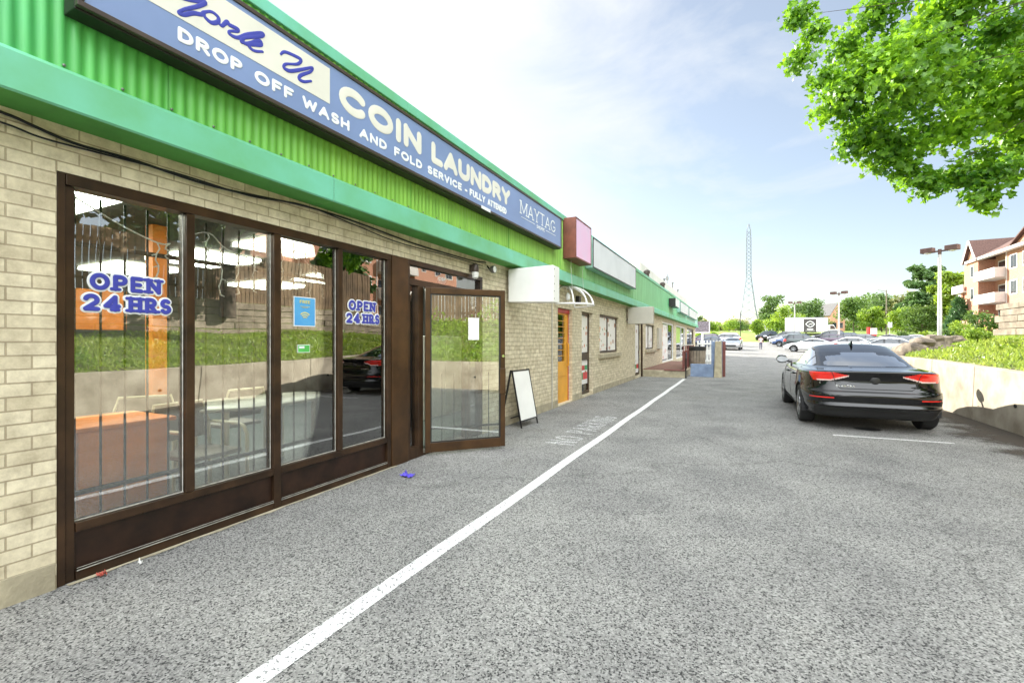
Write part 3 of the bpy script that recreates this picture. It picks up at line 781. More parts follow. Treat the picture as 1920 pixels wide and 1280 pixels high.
b_ = MB(); b_.box((XY - .05, 9.175, 2.042), (XY + .03, 10.115, 2.128)); b_.box((XY - .05, 9.175, .03), (XY + .01, 9.198, 2.04)); b_.box((XY - .05, 10.092, .03), (XY + .01, 10.115, 2.04)); b_.build('door_frame', [M['red']], ydo)
MB().box((XY - .09, 9.40, .98), (XY - .08, 9.80, 1.95)).build('poster', poster_mat('magazine_poster', (.75, .73, .7), [(.5, .1, .08), (.1, .08, .12), (.6, .4, .3), (.2, .15, .2)], 9, .7), label='picture posters behind the bars of the yellow door', cat='poster')

# -------- bronze door with posters, posters in windows
def framed(name, y0, y1, z0, z1, mat_, mull=None, x=XW - 0.06, t=.055):
    m = MB()
    m.box((x - .06, y0, z0), (x, y0 + t, z1)); m.box((x - .06, y1 - t, z0), (x, y1, z1))
    m.box((x - .06, y0 + t + .001, z1 - t), (x, y1 - t - .001, z1)); m.box((x - .06, y0 + t + .001, z0), (x, y1 - t - .001, z0 + t))
    if mull: m.box((x - .06, mull - t / 2, z0 + t + .001), (x - .003, mull + t / 2, z1 - t - .001))
    o = m.build(name, mat_, plaza, bevel=.003)
    cuts = [y0 + t] + ([mull - t / 2, mull + t / 2] if mull else []) + [y1 - t]
    for a, b in zip(cuts[::2], cuts[1::2]):
        MB().box((x - .035, a, z0 + t), (x - .029, b, z1 - t)).build('pane', M['far_glass'], o)
    return o
bdoor = framed('bronze_shop_door', 10.845, 11.785, .05, 2.14, M['bronze'], x=XW - .10, t=.07)
m = MB(); m.box((XW - .15, 10.915, .92), (XW - .092, 11.71, 1.10)); m.build('push_bar', M['bronze'], bdoor)
menu1 = poster_mat('menu_poster', (.80, .78, .74), [(.62, .20, .08), (.70, .35, .15), (.2, .25, .1), (.5, .3, .25)], 8, .35)
menu2 = poster_mat('food_poster', (.82, .80, .78), [(.35, .12, .05), (.6, .15, .1), (.25, .2, .1), (.7, .4, .2)], 5, .55)
def poster(y0, y1, z0, z1, m_, lab, x=XW - .125): return MB().box((x - .004, y0, z0), (x, y1, z1)).build('poster', m_, label=lab, cat='poster')
poster(10.92, 11.70, 1.12, 2.06, menu1, 'tall white menu poster in the upper pane of the bronze door', XW - .124)
mb = MB(); X_ = XW - .1235
mb.box((X_ - .004, 10.92, .30), (X_, 11.70, .915), 0); mb.box((X_, 10.94, .42), (X_ + .002, 11.3, .60), 1); mb.box((X_, 11.31, .42), (X_ + .002, 11.68, .60), 2)
mb.box((X_, 10.94, .66), (X_ + .002, 11.45, .78), 2); mb.box((X_, 11.46, .66), (X_ + .002, 11.68, .78), 1)
flag_g = P('poster_green', (.03, .35, .14), .4); flag_r = P('poster_red', (.62, .04, .05), .4)
mb.build('poster', [menu2, flag_g, flag_r], label='food poster with red and green blocks low in the bronze door', cat='poster')
wA = framed('poster_window', 12.46, 14.71, 1.06, 2.165, M['bronze'], 13.58, x=XW - .07)
poster(12.53, 13.54, 1.13, 2.10, menu1, 'white menu poster in the left half of the poster window', XW - .094)
poster(13.62, 14.64, 1.13, 2.10, menu2, 'white poster with dishes in the right half of the poster window', XW - .094)
wB = framed('narrow_door', 17.36, 18.29, .12, 2.11, M['bronze'], x=XW - .03, t=.05)
mb = MB(); X_ = XW - .058
mb.box((X_, 17.42, .2), (X_ + .004, 18.23, 2.04), 0); mb.box((X_ + .004, 17.44, .36), (X_ + .006, 17.83, .52), 1); mb.box((X_ + .004, 17.84, .36), (X_ + .006, 18.2, .52), 2)
mb.build('poster', [menu2, flag_g, flag_r], label='full height food poster on the narrow door before the deck', cat='poster')
wC = framed('poster_window', 19.51, 21.73, 1.06, 2.125, M['bronze'], 20.55, x=XW - .07)
poster(19.58, 20.50, 1.13, 2.06, P('blank_poster', (.78, .76, .74), .5), 'plain white poster in left half of window above the brick deck', XW - .094)
poster(20.60, 21.66, 1.13, 2.06, poster_mat('small_poster', (.8, .78, .76), [(.4, .2, .15), (.3, .3, .35)], 4, .3), 'spotted white poster in right half of window above the brick deck', XW - .094)
# far storefronts
s1 = framed('white_storefront', 24.22, 28.98, .29, 2.44, M['white_paint'], 26.6, t=.09)
poster(24.35, 26.5, .45, 2.3, poster_mat('dumpling_poster', (.8, .78, .75), [(.6, .15, .08), (.5, .35, .25), (.3, .2, .15)], 3, .45), 'white and red poster sheet inside the white framed storefront', XW - .081)
s2 = framed('white_storefront', 30.02, 35.58, .29, 2.44, M['white_paint'], 33.4, t=.09)
poster(30.2, 32.8, 1.3, 2.3, P('lime_poster', (.42, .62, .12), .5), 'lime green sheet in the upper glass of the second white storefront', XW - .081)
s3 = framed('white_storefront', 36.62, 42.48, .29, 2.44, M['bronze'], 39.4, t=.09)
m = MB(); m.box((XW + .002, 22.4, 1.05), (XW + .10, 23.3, 2.05)); m.build('meter_box', M['beige_metal'], bevel=.01, label='beige metal box on the brick wall beside the white storefront', cat='box')
for k, z_ in enumerate((4.0,)):
    pass

# pipes, cables and lamps on the facade
m = MB(); m.tube([(XW + .02, 8.78, .02), (XW + .02, 8.78, 2.6)], .012, 8); m.build('drain_pipe', M['beige_metal'], label='thin conduit down the brick before the yellow door', cat='pipe')
m = MB(); m.tube([(XW + .04, 18.45, .02), (XW + .04, 18.45, 2.6)], .035, 8); m.build('drain_pipe', M['bronze'], smooth=True, label='brown downpipe beside the narrow poster door', cat='pipe')
def onw(x, y, X=XW + .03):
    z = F * X / ((x - 1384) * CP); return at(x, y, z)
def cable(pix, r, lab, X=XW + .03):
    pts = smooth_pts([(p.y, p.z) for p in (onw(x, y, X) for x, y in pix)], 5)
    m = MB(); m.tube([(X + .008 * math.sin(a * 4), a, b) for a, b in pts], r, 6)
    m.build('cable', M['black_steel'], smooth=True, label=lab, cat='cable', group='black cables along the facade')
cable([(-260, 120), (0, 209), (60, 234), (140, 268), (250, 300), (400, 350), (560, 383), (640, 407), (720, 436), (800, 464), (880, 487), (912, 492)], .009, 'thicker black cable sagging along the brick under the green beam')
cable([(-260, 150), (0, 228), (80, 258), (200, 290), (330, 325), (470, 368), (570, 384), (660, 420), (740, 452), (830, 477), (905, 498)], .006, 'thinner black cable strung just beneath the thick one', XW + .035)
cable([(1098, 548), (1130, 556), (1145, 558), (1172, 569)], .008, 'black cable loop over the poster window')
wl = thing('wall_lamp', 'jar shaped wall lamp with white glass above the entrance', 'lamp', (XW + .01, 5.62, 2.42))
m = MB(); m.lathe([(.05, .10), (.055, .14), (.045, .20), (.03, .22)], (XW + .075, 5.62, 2.30), 16); m.box((XW + .003, 5.58, 2.40), (XW + .06, 5.66, 2.50)); m.build('lamp_cap', M['sign_frame'], wl, smooth=True)
m = MB(); m.lathe([(.02, 0), (.045, .02), (.052, .06), (.05, .099)], (XW + .075, 5.62, 2.295), 16); m.build('lamp_shade', M['white_paint'], wl, smooth=True)
fl_ = thing('flood_lamp', 'small round flood lamp fixed at the soffit corner by the entrance', 'lamp', (XW + .01, 6.1, 2.5))
m = MB(); m.lathe([(.025, 0), (.055, .03), (.06, .08), (.058, .085)], (XW + .05, 6.1, 2.50), 16, axis='x'); m.build('lamp_body', M['grey_steel'], fl_, smooth=True)
m = MB(); m.lathe([(.05, .086), (.03, .098)], (XW + .05, 6.1, 2.50), 16, axis='x'); m.build('lamp_lens', M['white_paint'], fl_, smooth=True)
m = MB(); m.tube([(XW + .002, 6.1, 2.56), (XW + .05, 6.1, 2.50)], .012, 6); m.build('lamp_bracket', M['black_steel'], fl_)

# ------------------------------------------------------------------ signs on the fascia
XS = -3.10
def sz(y): return 0.007 * (y - 1.12)
ls = thing('laundry_sign', 'long blue lightbox sign with COIN LAUNDRY lettering on the green fascia', 'sign', (XS, 4.8, 3.17))
def syb(mb, x0, x1, y0, y1, z0, z1, m=0):
    mb.hexa([(x0, y0, z0 + sz(y0)), (x1, y0, z0 + sz(y0)), (x1, y1, z0 + sz(y1)), (x0, y1, z0 + sz(y1)),
             (x0, y0, z1 + sz(y0)), (x1, y0, z1 + sz(y0)), (x1, y1, z1 + sz(y1)), (x0, y1, z1 + sz(y1))], m)
m = MB(); syb(m, -3.255, XS - .03, 1.12, 8.42, 3.155, 3.765); m.build('sign_cabinet', M['sign_dark'], ls, bevel=.006)
m = MB()
syb(m, XS - .029, XS + .004, 1.12, 8.42, 3.165, 3.195); syb(m, XS - .029, XS + .004, 1.12, 8.42, 3.735, 3.765)
syb(m, XS - .029, XS + .004, 1.12, 1.15, 3.196, 3.734); syb(m, XS - .029, XS + .004, 8.39, 8.42, 3.196, 3.734)
m.build('sign_frame', M['sign_frame'], ls, bevel=.003)
m = MB(); syb(m, XS - .026, XS - .006, 1.151, 8.389, 3.196, 3.734); m.build('sign_face', M['sign_blue'], ls)
m = MB(); syb(m, XS - .0055, XS - .0035, 1.22, 2.77, 3.402, 3.70); m.build('sign_patch', M['cream_vinyl'], ls)
def sp(u, v, w): return (XS - .0055 + w, u, v + sz(u))
def sp2(u, v, w): return (XS - .003 + w, u, v + sz(u))
m = MB(); add_strokes(m, text_strokes('COIN', 2.87, 3.412, 1.15, .243, .078, gap=.40), sp); m.build('sign_lettering', M['cream_vinyl'], ls)
m = MB(); add_strokes(m, text_strokes('LAUNDRY', 4.20, 3.405, 1.98, .243, .078, gap=.36), sp)
m.build('sign_lettering', M['cream_vinyl'], ls)
m = MB()
wds = [('DROP', 1.60, 2.01), ('OFF', 2.10, 2.42), ('WASH', 2.50, 2.99), ('AND', 3.11, 3.47), ('FOLD', 3.58, 4.03), ('SERVICE', 4.13, 4.83), ('-', 4.90, 4.96), ('FULLY', 5.02, 5.42), ('ATTENDED', 5.49, 6.06)]
for t_, a, b in wds:
    add_strokes(m, text_strokes(t_, a, 3.258, b - a, .092 if t_ != '-' else .08, .026, gap=.42), sp); m.build('sign_small_lettering', M['white_vinyl'], ls); m = MB()
m = MB()
scr = [[(600, -75), (640, -30), (740, 0), (855, 18), (800, 50), (690, 75), (650, 100), (690, 116), (760, 103), (830, 114), (845, 98), (905, 93), (958, 135), (955, 172), (905, 178), (855, 135), (850, 105)],
       [(955, 172), (985, 203), (1010, 185), (1030, 172), (1045, 195), (1110, 228), (1105, 246), (1050, 245), (1048, 268), (1112, 296), (1190, 272), (1300, 262), (1292, 285), (1160, 298), (1138, 330), (1200, 338), (1280, 318), (1292, 352), (1210, 348), (1200, 365), (1240, 398), (1305, 405)],
       [(1150, 290), (1160, 335), (1185, 345)],
       [(1448, 425), (1485, 408), (1590, 455), (1605, 478), (1575, 503), (1490, 502), (1472, 530), (1520, 556), (1610, 545), (1695, 530), (1680, 562), (1605, 590), (1592, 620), (1630, 640), (1685, 635)]]
for s_ in scr:
    q = []
    for x, y in s_:
        p = onw(180 + x / 4.174, y / 4.174, XS); q.append((p.y, p.z - sz(p.y)))
    q = smooth_pts(q, 5)
    add_strokes(m, [(q, .024)], sp2, taper=lambda t: 0.75 + 0.45 * abs(math.sin(t * 9.5)))
m.build('sign_script', M['navy_vinyl'], ls)
m = MB()
add_strokes(m, text_strokes('MAYTAG', 6.55, 3.40, 1.53, .215, .022, gap=.26, serif=.032), sp)
for a, b in ((6.58, 7.13), (7.62, 8.1)): add_strokes(m, [([(a, 3.355), (b, 3.355)], .009)], sp)
add_strokes(m, text_strokes('SHOPPE', 7.2, 3.31, .36, .06, .011, gap=.3), sp)
m.build('sign_thin_lettering', M['white_vinyl'], ls)
m = MB(); m.box((XS + .0045, 5.30, 3.193), (XS + .007, 5.55, 3.235)); m.build('sign_sticker', M['white_vinyl'], ls)

def cabinet(name, lab, y0, y1, z0, z1, xf, side, face, frame=None, xb=-3.255):
    t = thing(name, lab, 'sign', ((xb + xf) / 2, (y0 + y1) / 2, z0))
    m = MB(); m.box((xb, y0, z0), (xf - .01, y1, z1)); m.build('sign_cabinet', side, t, bevel=.006)
    m = MB(); m.box((xf - .0095, y0 + .03, z0 + .03), (xf, y1 - .03, z1 - .03)); m.build('sign_face', face, t)
    m = MB(); e = .006
    m.box((xf - .0095, y0, z0), (xf + e, y1, z0 + .029)); m.box((xf - .0095, y0, z1 - .029), (xf + e, y1, z1)); m.box((xf - .0095, y0, z0 + .0295), (xf + e, y0 + .029, z1 - .0295)); m.box((xf - .0095, y1 - .029, z0 + .0295), (xf + e, y1, z1 - .0295))
    m.build('sign_frame', frame or side, t)
    return t
cabinet('lightbox_sign', 'square faded pink lightbox sign with red brown sides', 8.93, 10.02, 3.12, 3.96, -2.98, M['rust_red'], M['pink'])
cabinet('lightbox_sign', 'long blank white lightbox sign with pale teal sides', 10.45, 15.45, 3.14, 3.86, -3.06, M['teal_grey'], M['panel_white'], M['sign_dark'])
cabinet('lightbox_sign', 'small white box sign with dark side high on the far fascia', 25.0, 26.6, 3.24, 3.66, -2.90, M['sign_dark'], M['white_paint'], M['white_paint'])
cabinet('lightbox_sign', 'long blank white lightbox on the far fascia before the last one', 28.6, 33.5, 3.15, 3.80, -3.06, M['teal_grey'], M['panel_white'], M['sign_dark'])
cabinet('lightbox_sign', 'last white lightbox at the far corner of the plaza', 34.2, 41.0, 3.15, 3.80, -3.08, M['teal_grey'], M['panel_white'], M['sign_dark'])

def blade(lab, y0, y1, x1, z0, z1, mt, tilt):
    t = thing('projecting_sign', lab, 'sign', ((XW + x1) / 2, (y0 + y1) / 2, z0))
    m = MB(); m.hexa([(XW + .06, y0, z0 + tilt), (x1, y0, z0), (x1, y1, z0), (XW + .06, y1, z0 + tilt), (XW + .06, y0, z1 - tilt * .4), (x1, y0, z1), (x1, y1, z1), (XW + .06, y1, z1 - tilt * .4)])
    m.build('sign_box', mt, t, bevel=.012)
    for zb_ in (z1 - .1, z0 + .15):
        m = MB(); m.tube([(XW + .002, (y0 + y1) / 2, zb_), (XW + .07, (y0 + y1) / 2, zb_)], .025, 8); m.build('sign_bracket', M['grey_steel'], t)
    for k in range(5):
        m = MB(); m.lathe([(.008, 0), (.008, .004)], (x1 + .0005, y0 + .04, z0 + .06 + k * (z1 - z0 - .12) / 4), 8, axis='x'); m.build('sign_screw', M['sign_dark'], t)
    return t
blade('blank white box sign jutting from the wall beside the laundry door', 6.70, 6.98, -2.605, 2.02, 2.605, M['white_paint'], .03)
blade('blank beige box sign jutting from the wall past the poster window', 15.8, 16.05, -2.56, 2.0, 2.575, M['beige_metal'], 0)
m = MB(); m.tube([(XW + .01, 6.5, 2.0), (XW + .06, 6.52, 1.97), (XW + .1, 6.5, 1.94)], .012, 6); m.build('cable_clip', P('green_clip', (.03, .4, .15), .4), label='small green clip under the white projecting sign', cat='clip')

# dome shaped awning skeleton
aw = thing('awning_frame', 'bare white tubular frame of a dome awning over the yellow door', 'awning', (XW + .3, 9.65, 2.19))
m = MB(); rr_ = .021
A0, A1, AP, AZ, AH = 9.0, 10.25, .62, 2.20, .42
base = [(XW + .01, A0, AZ)] + [(XW + .01 + AP * math.sin(R(a)), (A0 + A1) / 2 - (A1 - A0) / 2 * math.cos(R(a)), AZ) for a in range(15, 166, 15)] + [(XW + .01, A1, AZ)]
m.tube(base, rr_, 8)
m.build('base_hoop', M['white_paint'], aw, smooth=True)
for a in (0, 35, 65, 90, 115, 145, 180):
    q = []
    for k in range(9):
        e = R(90 * k / 8)
        q.append((XW + .012 + AP * math.sin(R(a)) * math.cos(e), (A0 + A1) / 2 - (A1 - A0) / 2 * math.cos(R(a)) * math.cos(e), AZ + .005 + AH * math.sin(e)))
    mm = MB(); mm.tube(q, rr_ * .8, 8); mm.build('rib', M['white_paint'], aw, smooth=True)
m = MB(); m.tube([(XW + .06, 9.55, 2.58), (XW + .08, 9.56, 2.46)], .006, 6); m.lathe([(.015, 0), (.05, .03), (.055, .12), (.02, .17)], (XW + .09, 9.56, 2.30), 12); m.build('hanging_lamp', M['white_paint'], aw, smooth=True)
for y_, lab in ((9.25, 'left'), (10.05, 'right')):
    m = MB(); m.tube([(XW + .30, y_, 2.50), (-3.19, y_, 2.86), (-3.19, y_, 3.12)], .004, 5); m.build('wire', M['white_paint'], label='thin white wire at the %s from the awning frame up to the pink sign' % lab, cat='wire')
m = MB(); m.box((XW + .003, 10.35, 2.32), (XW + .09, 10.5, 2.48)); m.build('junction_box', M['sign_dark'], bevel=.006, label='small dark junction box on the brick right of the awning frame', cat='box')
t = thing('end_flood_lamp', 'white flood lamp on the last corner of the plaza fascia', 'lamp', (-3.1, 43.8, 3.9))
m = MB(); m.tube([(-3.3, 43.9, 3.95), (-2.9, 43.7, 4.15)], .03, 6); m.build('lamp_arm', M['white_paint'], t)
m = MB(); m.box((-3.0, 43.5, 4.1), (-2.7, 43.8, 4.25)); m.build('lamp_head', M['white_paint'], t, bevel=.02)
m = MB(); m.tube([(-5.2, 39.0, 5.33), (-5.2, 39.0, 6.9)], .03, 6); m.box((-5.3, 38.9, 6.4), (-5.1, 39.1, 6.7)); m.build('antenna_mast', M['grey_steel'], label='thin antenna mast standing on the white upper block', cat='antenna')

# ------------------------------------------------------------------ window decals
def glassplace(x): return lambda u, v, w: (x + w, u, v)
GX = XF - .0455
def decal(y0, y1, lab):
    m = MB()
    W_ = y1 - y0
    top = text_strokes('OPEN', y0 + .07 * W_, 1.715, W_ * .80, .105, .027, gap=.5, serif=.020)
    bot = text_strokes('24', y0, 1.585, W_ * .40, .105, .027, gap=.42, serif=.018) + text_strokes('HRS', y0 + W_ * .48, 1.585, W_ * .52, .105, .027, gap=.55, serif=.020)
    for st in (top, bot):
        add_strokes(m, [(p, t_ + .022) for p, t_ in st], glassplace(GX), 0, m=0)
        add_strokes(m, st, glassplace(GX), .006, m=1)
    m.build('window_decal', [M['white_vinyl'], M['navy_vinyl']], label=lab, cat='decal', group='OPEN 24 HRS window decals')
decal(1.29, 1.765, 'larger looking blue OPEN 24 HRS decal on the leftmost laundry pane')
decal(3.33, 3.80, 'blue OPEN 24 HRS decal on the laundry pane beside the entrance column')
fp = thing('wifi_poster', 'blue poster reading FREE with a wifi symbol on the third pane', 'poster', (GX, 2.85, 1.54))
m = MB(); m.box((GX, 2.735, 1.535), (GX + .002, 2.965, 1.80), 0); m.build('poster_border', M['white_vinyl'], fp)
pb = P('poster_blue', (.06, .28, .62), .35, var=.15, scale=6, c2=(.10, .40, .72))
m = MB(); m.box((GX + .0022, 2.742, 1.543), (GX + .003, 2.958, 1.793)); m.build('poster_sheet', pb, fp)
m = MB(); yel = P('poster_yellow', (.72, .66, .22), .4)
add_strokes(m, text_strokes('FREE', 2.795, 1.742, .11, .03, .007, gap=.4), glassplace(GX + .0032))
for r_ in (.02, .04, .06): add_strokes(m, [(arc(2.85, 1.60, r_, r_, 45, 135, 10), .011)], glassplace(GX + .0032))
add_strokes(m, [([(2.80, 1.715), (2.90, 1.715)], .004), ([(2.82, 1.705), (2.88, 1.705)], .004), ([(2.83, 1.60), (2.833, 1.60)], .0001)], glassplace(GX + .0032))
m.build('poster_print', yel, fp)
m = MB(); m.box((GX, 2.775, 1.30), (GX + .002, 2.905, 1.372), 0); m.box((GX + .0022, 2.78, 1.305), (GX + .003, 2.90, 1.367), 1); m.box((GX + .0032, 2.79, 1.338), (GX + .0036, 2.845, 1.358), 0)
m.build('green_sticker', [M['white_vinyl'], P('sticker_green', (.10, .50, .10), .4)], label='small green and white sticker below the wifi poster', cat='sticker')
m = MB(); X_ = XF - .0485
m.face([(X_, 4.98 + .11 * math.cos(R(k * 15)), 2.22 + .06 * math.sin(R(k * 15))) for k in range(24)], 0); m.box((X_ + .0005, 4.90, 2.17), (X_ + .001, 5.06, 2.20), 0)
add_strokes(m, text_strokes('CSP', 4.90, 2.20, .16, .045, .011, gap=.4), glassplace(X_ + .002), m=1)
m.build('transom_sticker', [P('peach', (.75, .42, .32), .5), M['white_vinyl']], label='round peach sticker with white letters on the transom glass', cat='sticker')

# icicle light strings inside the glass
def icicle(pts, lab, drops):
    m = MB(); X_ = XF - .12
    q = smooth_pts(pts, 5); m.tube([(X_, a, b) for a, b in q], .005, 5)
    for i, (y_, l_) in enumerate(drops):
        k = min(range(len(q)), key=lambda j: abs(q[j][0] - y_)); z_ = q[k][1]
        pp = [(X_ + .006 * math.sin(j * 2.1 + i), y_ + .012 * math.sin(j * 1.7 + i * 2), z_ - l_ * j / 6) for j in range(7)]
        m.tube(pp, .0045, 5)
        for j in (2, 4, 6): m.tube([pp[j], (pp[j][0], pp[j][1] + .03 * (1 if (i + j) % 2 else -1), pp[j][2] - .012)], [.006, .003], 5)
    m.build('light_string', M['white_paint'], label=lab, cat='light string', group='icicle light strings in the shop window')
icicle([(1.25, 2.29), (1.5, 2.16), (1.72, 2.08), (1.80, 2.09)], 'icicle light string hanging inside the leftmost pane', [(1.72, .24), (1.78, .1)])
icicle([(1.90, 2.16), (2.06, 2.22), (2.2, 2.12), (2.5, 2.06)], 'icicle light string with most drops inside the second pane', [(2.05, .2), (2.15, .38), (2.28, .32), (2.42, .26)])
icicle([(2.58, 2.13), (2.75, 2.19), (2.84, 2.22), (2.95, 2.12), (3.18, 2.05)], 'icicle light string inside the pane with the wifi poster', [(2.68, .22), (2.86, .3), (2.98, .36), (3.12, .24)])

# ------------------------------------------------------------------ furniture inside the laundry
m = MB(); m.box((-4.30, 1.36, .03), (-3.75, 1.88, .82)); cb = thing('counter_cabinet', 'orange laminate cabinet standing inside the leftmost window', 'cabinet', (-4.0, 1.62, .03))
m.build('cabinet_body', M['orange_lam'], cb, bevel=.008)
m = MB(); m.box((-4.33, 1.33, .822), (-3.72, 1.91, .85)); m.build('cabinet_top', M['orange_lam'], cb, bevel=.004)
m = MB(); m.box((-5.5, 2.53, .03), (-5.36, 2.68, 2.60)); m.build('interior_column', M['orange_lam'], label='orange column rising to the laundry ceiling', cat='column')
m = MB(); m.box((-7.5, 1.2, 1.55), (-7.2, 3.1, 2.05)); m.build('wall_cabinet', M['orange_lam'], label='orange band of wall cabinet hung deep inside the laundry', cat='cabinet')
t = thing('white_cabinet', 'plain white cabinet seen through the entrance door', 'cabinet', (-5.3, 7.0, .03))
m = MB(); m.box((-5.6, 6.4, .03), (-4.9, 7.7, 1.5)); m.build('cabinet_body', M['machine'], t, bevel=.01)
m = MB(); m.box((-4.9, 6.45, .1), (-4.88, 7.03, 1.45)); m.build('cabinet_door', M['machine'], t); m = MB(); m.box((-4.9, 7.05, .1), (-4.88, 7.65, 1.45)); m.build('cabinet_door', M['machine'], t)
tb = thing('folding_table', 'oval cream topped table inside the middle windows', 'table', (-4.55, 3.2, .03))
m = MB(); m.lathe([(.60, 0), (.62, .012), (.62, .03), (.60, .04)], (0, 0, 0), 40); m.v = [(-4.62 + x * .75, 3.15 + y * 1.35, .74 + z) for x, y, z in m.v]; m.build('tabletop', M['tabletop'], tb, smooth=True)
for sx in (-.28, .28):
    for sy in (-.5, .5):
        m = MB(); m.tube([(-4.62 + sx, 3.15 + sy, .03), (-4.62 + sx, 3.15 + sy, .74)], .03, 10); m.build('leg', M['tube_cream'], tb, smooth=True)
def chair(x, y, rz, lab):
    t = thing('tube_chair', lab, 'chair', (x, y, .03), 'cream tube chairs inside the laundry'); c_, s_ = math.cos(rz), math.sin(rz)
    def q(a, b, z): return (x + a * c_ - b * s_, y + a * s_ + b * c_, z)
    m = MB(); m.hexa([q(-.22, -.22, .43), q(.22, -.22, .43), q(.22, .22, .43), q(-.22, .22, .43), q(-.22, -.22, .47), q(.22, -.22, .47), q(.22, .22, .47), q(-.22, .22, .47)]); m.build('seat', M['seat_grey'], t, bevel=.01)
    m = MB(); m.hexa([q(-.2, .22, .55), q(.2, .22, .55), q(.2, .25, .55), q(-.2, .25, .55), q(-.2, .26, .85), q(.2, .26, .85), q(.2, .29, .85), q(-.2, .29, .85)]); m.build('backrest', M['seat_grey'], t, bevel=.01)
    for s in (-.25, .25):
        m = MB(); m.tube([q(s, -.24, .03), q(s, -.24, .58), q(s, -.20, .65), q(s, -.12, .67), q(s, .2, .67), q(s, .26, .66), q(s, .24, .4), q(s, .24, .03)], .016, 8); m.build('leg_frame', M['tube_cream'], t, smooth=True)
    m = MB(); m.tube([q(-.25, .25, .66), q(-.2, .28, .86), q(.2, .28, .86), q(.25, .25, .66)], .014, 8); m.build('back_frame', M['tube_cream'], t, smooth=True)
chair(-4.12, 2.30, R(95), 'cream tube chair nearest the glass in the second pane')
chair(-4.95, 2.25, R(60), 'cream tube chair behind the first one by the table')
chair(-5.3, 3.3, R(-90), 'cream tube chair on the far side of the oval table')

# ------------------------------------------------------------------ small things on the ground
ab = thing('sandwich_board', 'blank white sandwich board with black frame leaning by the wall', 'sign board', (-3.1, 6.95, 0))
pA, pB = at(978, 803, F * H / (803 - 640)), at(1008, 793, F * H / (793 - 640)); pA.z = pB.z = 0
ax_ = (pB - pA).normalized(); back = Vector((-ax_.y, ax_.x, 0))
top = lambda p: p + back * .18 + Vector((0, 0, .93)) - ax_ * 0
for p, q in ((pA, pB),):
    m = MB(); u3 = (top(pA) - pA)
    a0, a1 = pA + u3 * .12 + ax_ * .012, pB + u3 * .12 - ax_ * .012; b0, b1 = pA + u3 * .985 + ax_ * .012, pB + u3 * .985 - ax_ * .012; n_ = u3.cross(ax_).normalized() * -.006
    m.hexa([a0, a1, a1 + n_, a0 + n_, b0, b1, b1 + n_, b0 + n_]); m.build('board_face', M['white_paint'], ab)
m = MB()
for p in (pA, pB): m.bar(p, top(p), .022, .018, up=ax_)
m.bar(pA + u3 * .12, pB + u3 * .12, .025, .02); m.bar(pA + u3 * .985, pB + u3 * .985, .03, .02); m.build('front_frame', M['black_steel'], ab)
m = MB()
for p in (pA, pB): m.bar(p + back * .40, top(p) + back * .02, .025, .025, up=ax_)
m.bar(pA + back * .36 + Vector((0, 0, .1)), pB + back * .36 + Vector((0, 0, .1)), .02, .02); m.build('rear_frame', M['black_steel'], ab)
def litter(name, x, y, s, mt, lab):
    m = MB(); n = 7
    g = [[Vector((x + (i / (n - 1) - .5) * s * 1.6, y + (j / (n - 1) - .5) * s, .006 + abs(rnd.gauss(0, .014)) * (1 + s * 3))) for i in range(n)] for j in range(n)]
    for j in range(n - 1):
        for i in range(n - 1): m.face([g[j][i], g[j][i + 1], g[j + 1][i + 1], g[j + 1][i]])
    m.build(name, mt, label=lab, cat='litter')
litter('paper_scrap', -3.07, 3.74, .085, M['litter_blue'], 'crumpled blue paper scrap on the asphalt before the entrance')
litter('wrapper', -3.40, 1.34, .035, P('wrapper_red', (.45, .10, .07), .4), 'small reddish wrapper at the foot of the left window')
litter('wrapper', -3.36, 1.52, .022, M['white_paint'], 'tiny white scrap at the foot of the left window')
m = MB(); m.lathe([(.16, .003), (.17, .006), (.15, .009), (.02, .009)], (1.85, 9.05, 0), 28); m.build('drain_cover', M['black_steel'], smooth=True, label='round dark drain cover behind the black car', cat='drain cover')
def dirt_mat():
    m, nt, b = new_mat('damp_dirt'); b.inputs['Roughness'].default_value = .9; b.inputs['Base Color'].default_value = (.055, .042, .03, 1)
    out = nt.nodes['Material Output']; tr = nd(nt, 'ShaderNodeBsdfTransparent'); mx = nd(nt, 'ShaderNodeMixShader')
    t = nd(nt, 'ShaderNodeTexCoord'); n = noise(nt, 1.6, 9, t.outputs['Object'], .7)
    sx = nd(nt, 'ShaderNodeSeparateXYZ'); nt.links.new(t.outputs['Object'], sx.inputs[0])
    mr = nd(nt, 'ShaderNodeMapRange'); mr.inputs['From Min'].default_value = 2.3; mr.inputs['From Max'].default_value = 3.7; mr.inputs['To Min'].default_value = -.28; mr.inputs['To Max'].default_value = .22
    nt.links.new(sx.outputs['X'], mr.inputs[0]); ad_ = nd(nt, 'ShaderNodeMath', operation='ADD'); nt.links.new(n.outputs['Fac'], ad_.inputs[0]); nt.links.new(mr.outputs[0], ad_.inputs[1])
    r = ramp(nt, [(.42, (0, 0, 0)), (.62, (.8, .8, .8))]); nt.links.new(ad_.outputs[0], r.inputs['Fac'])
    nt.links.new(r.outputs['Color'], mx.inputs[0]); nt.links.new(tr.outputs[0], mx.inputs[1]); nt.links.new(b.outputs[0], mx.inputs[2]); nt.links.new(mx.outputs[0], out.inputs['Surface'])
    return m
MB().face([(2.2, 2, .005), (3.77, 2, .005), (3.77, 17, .005), (2.2, 17, .005)]).build('dirt_patch', dirt_mat(), kind='structure')
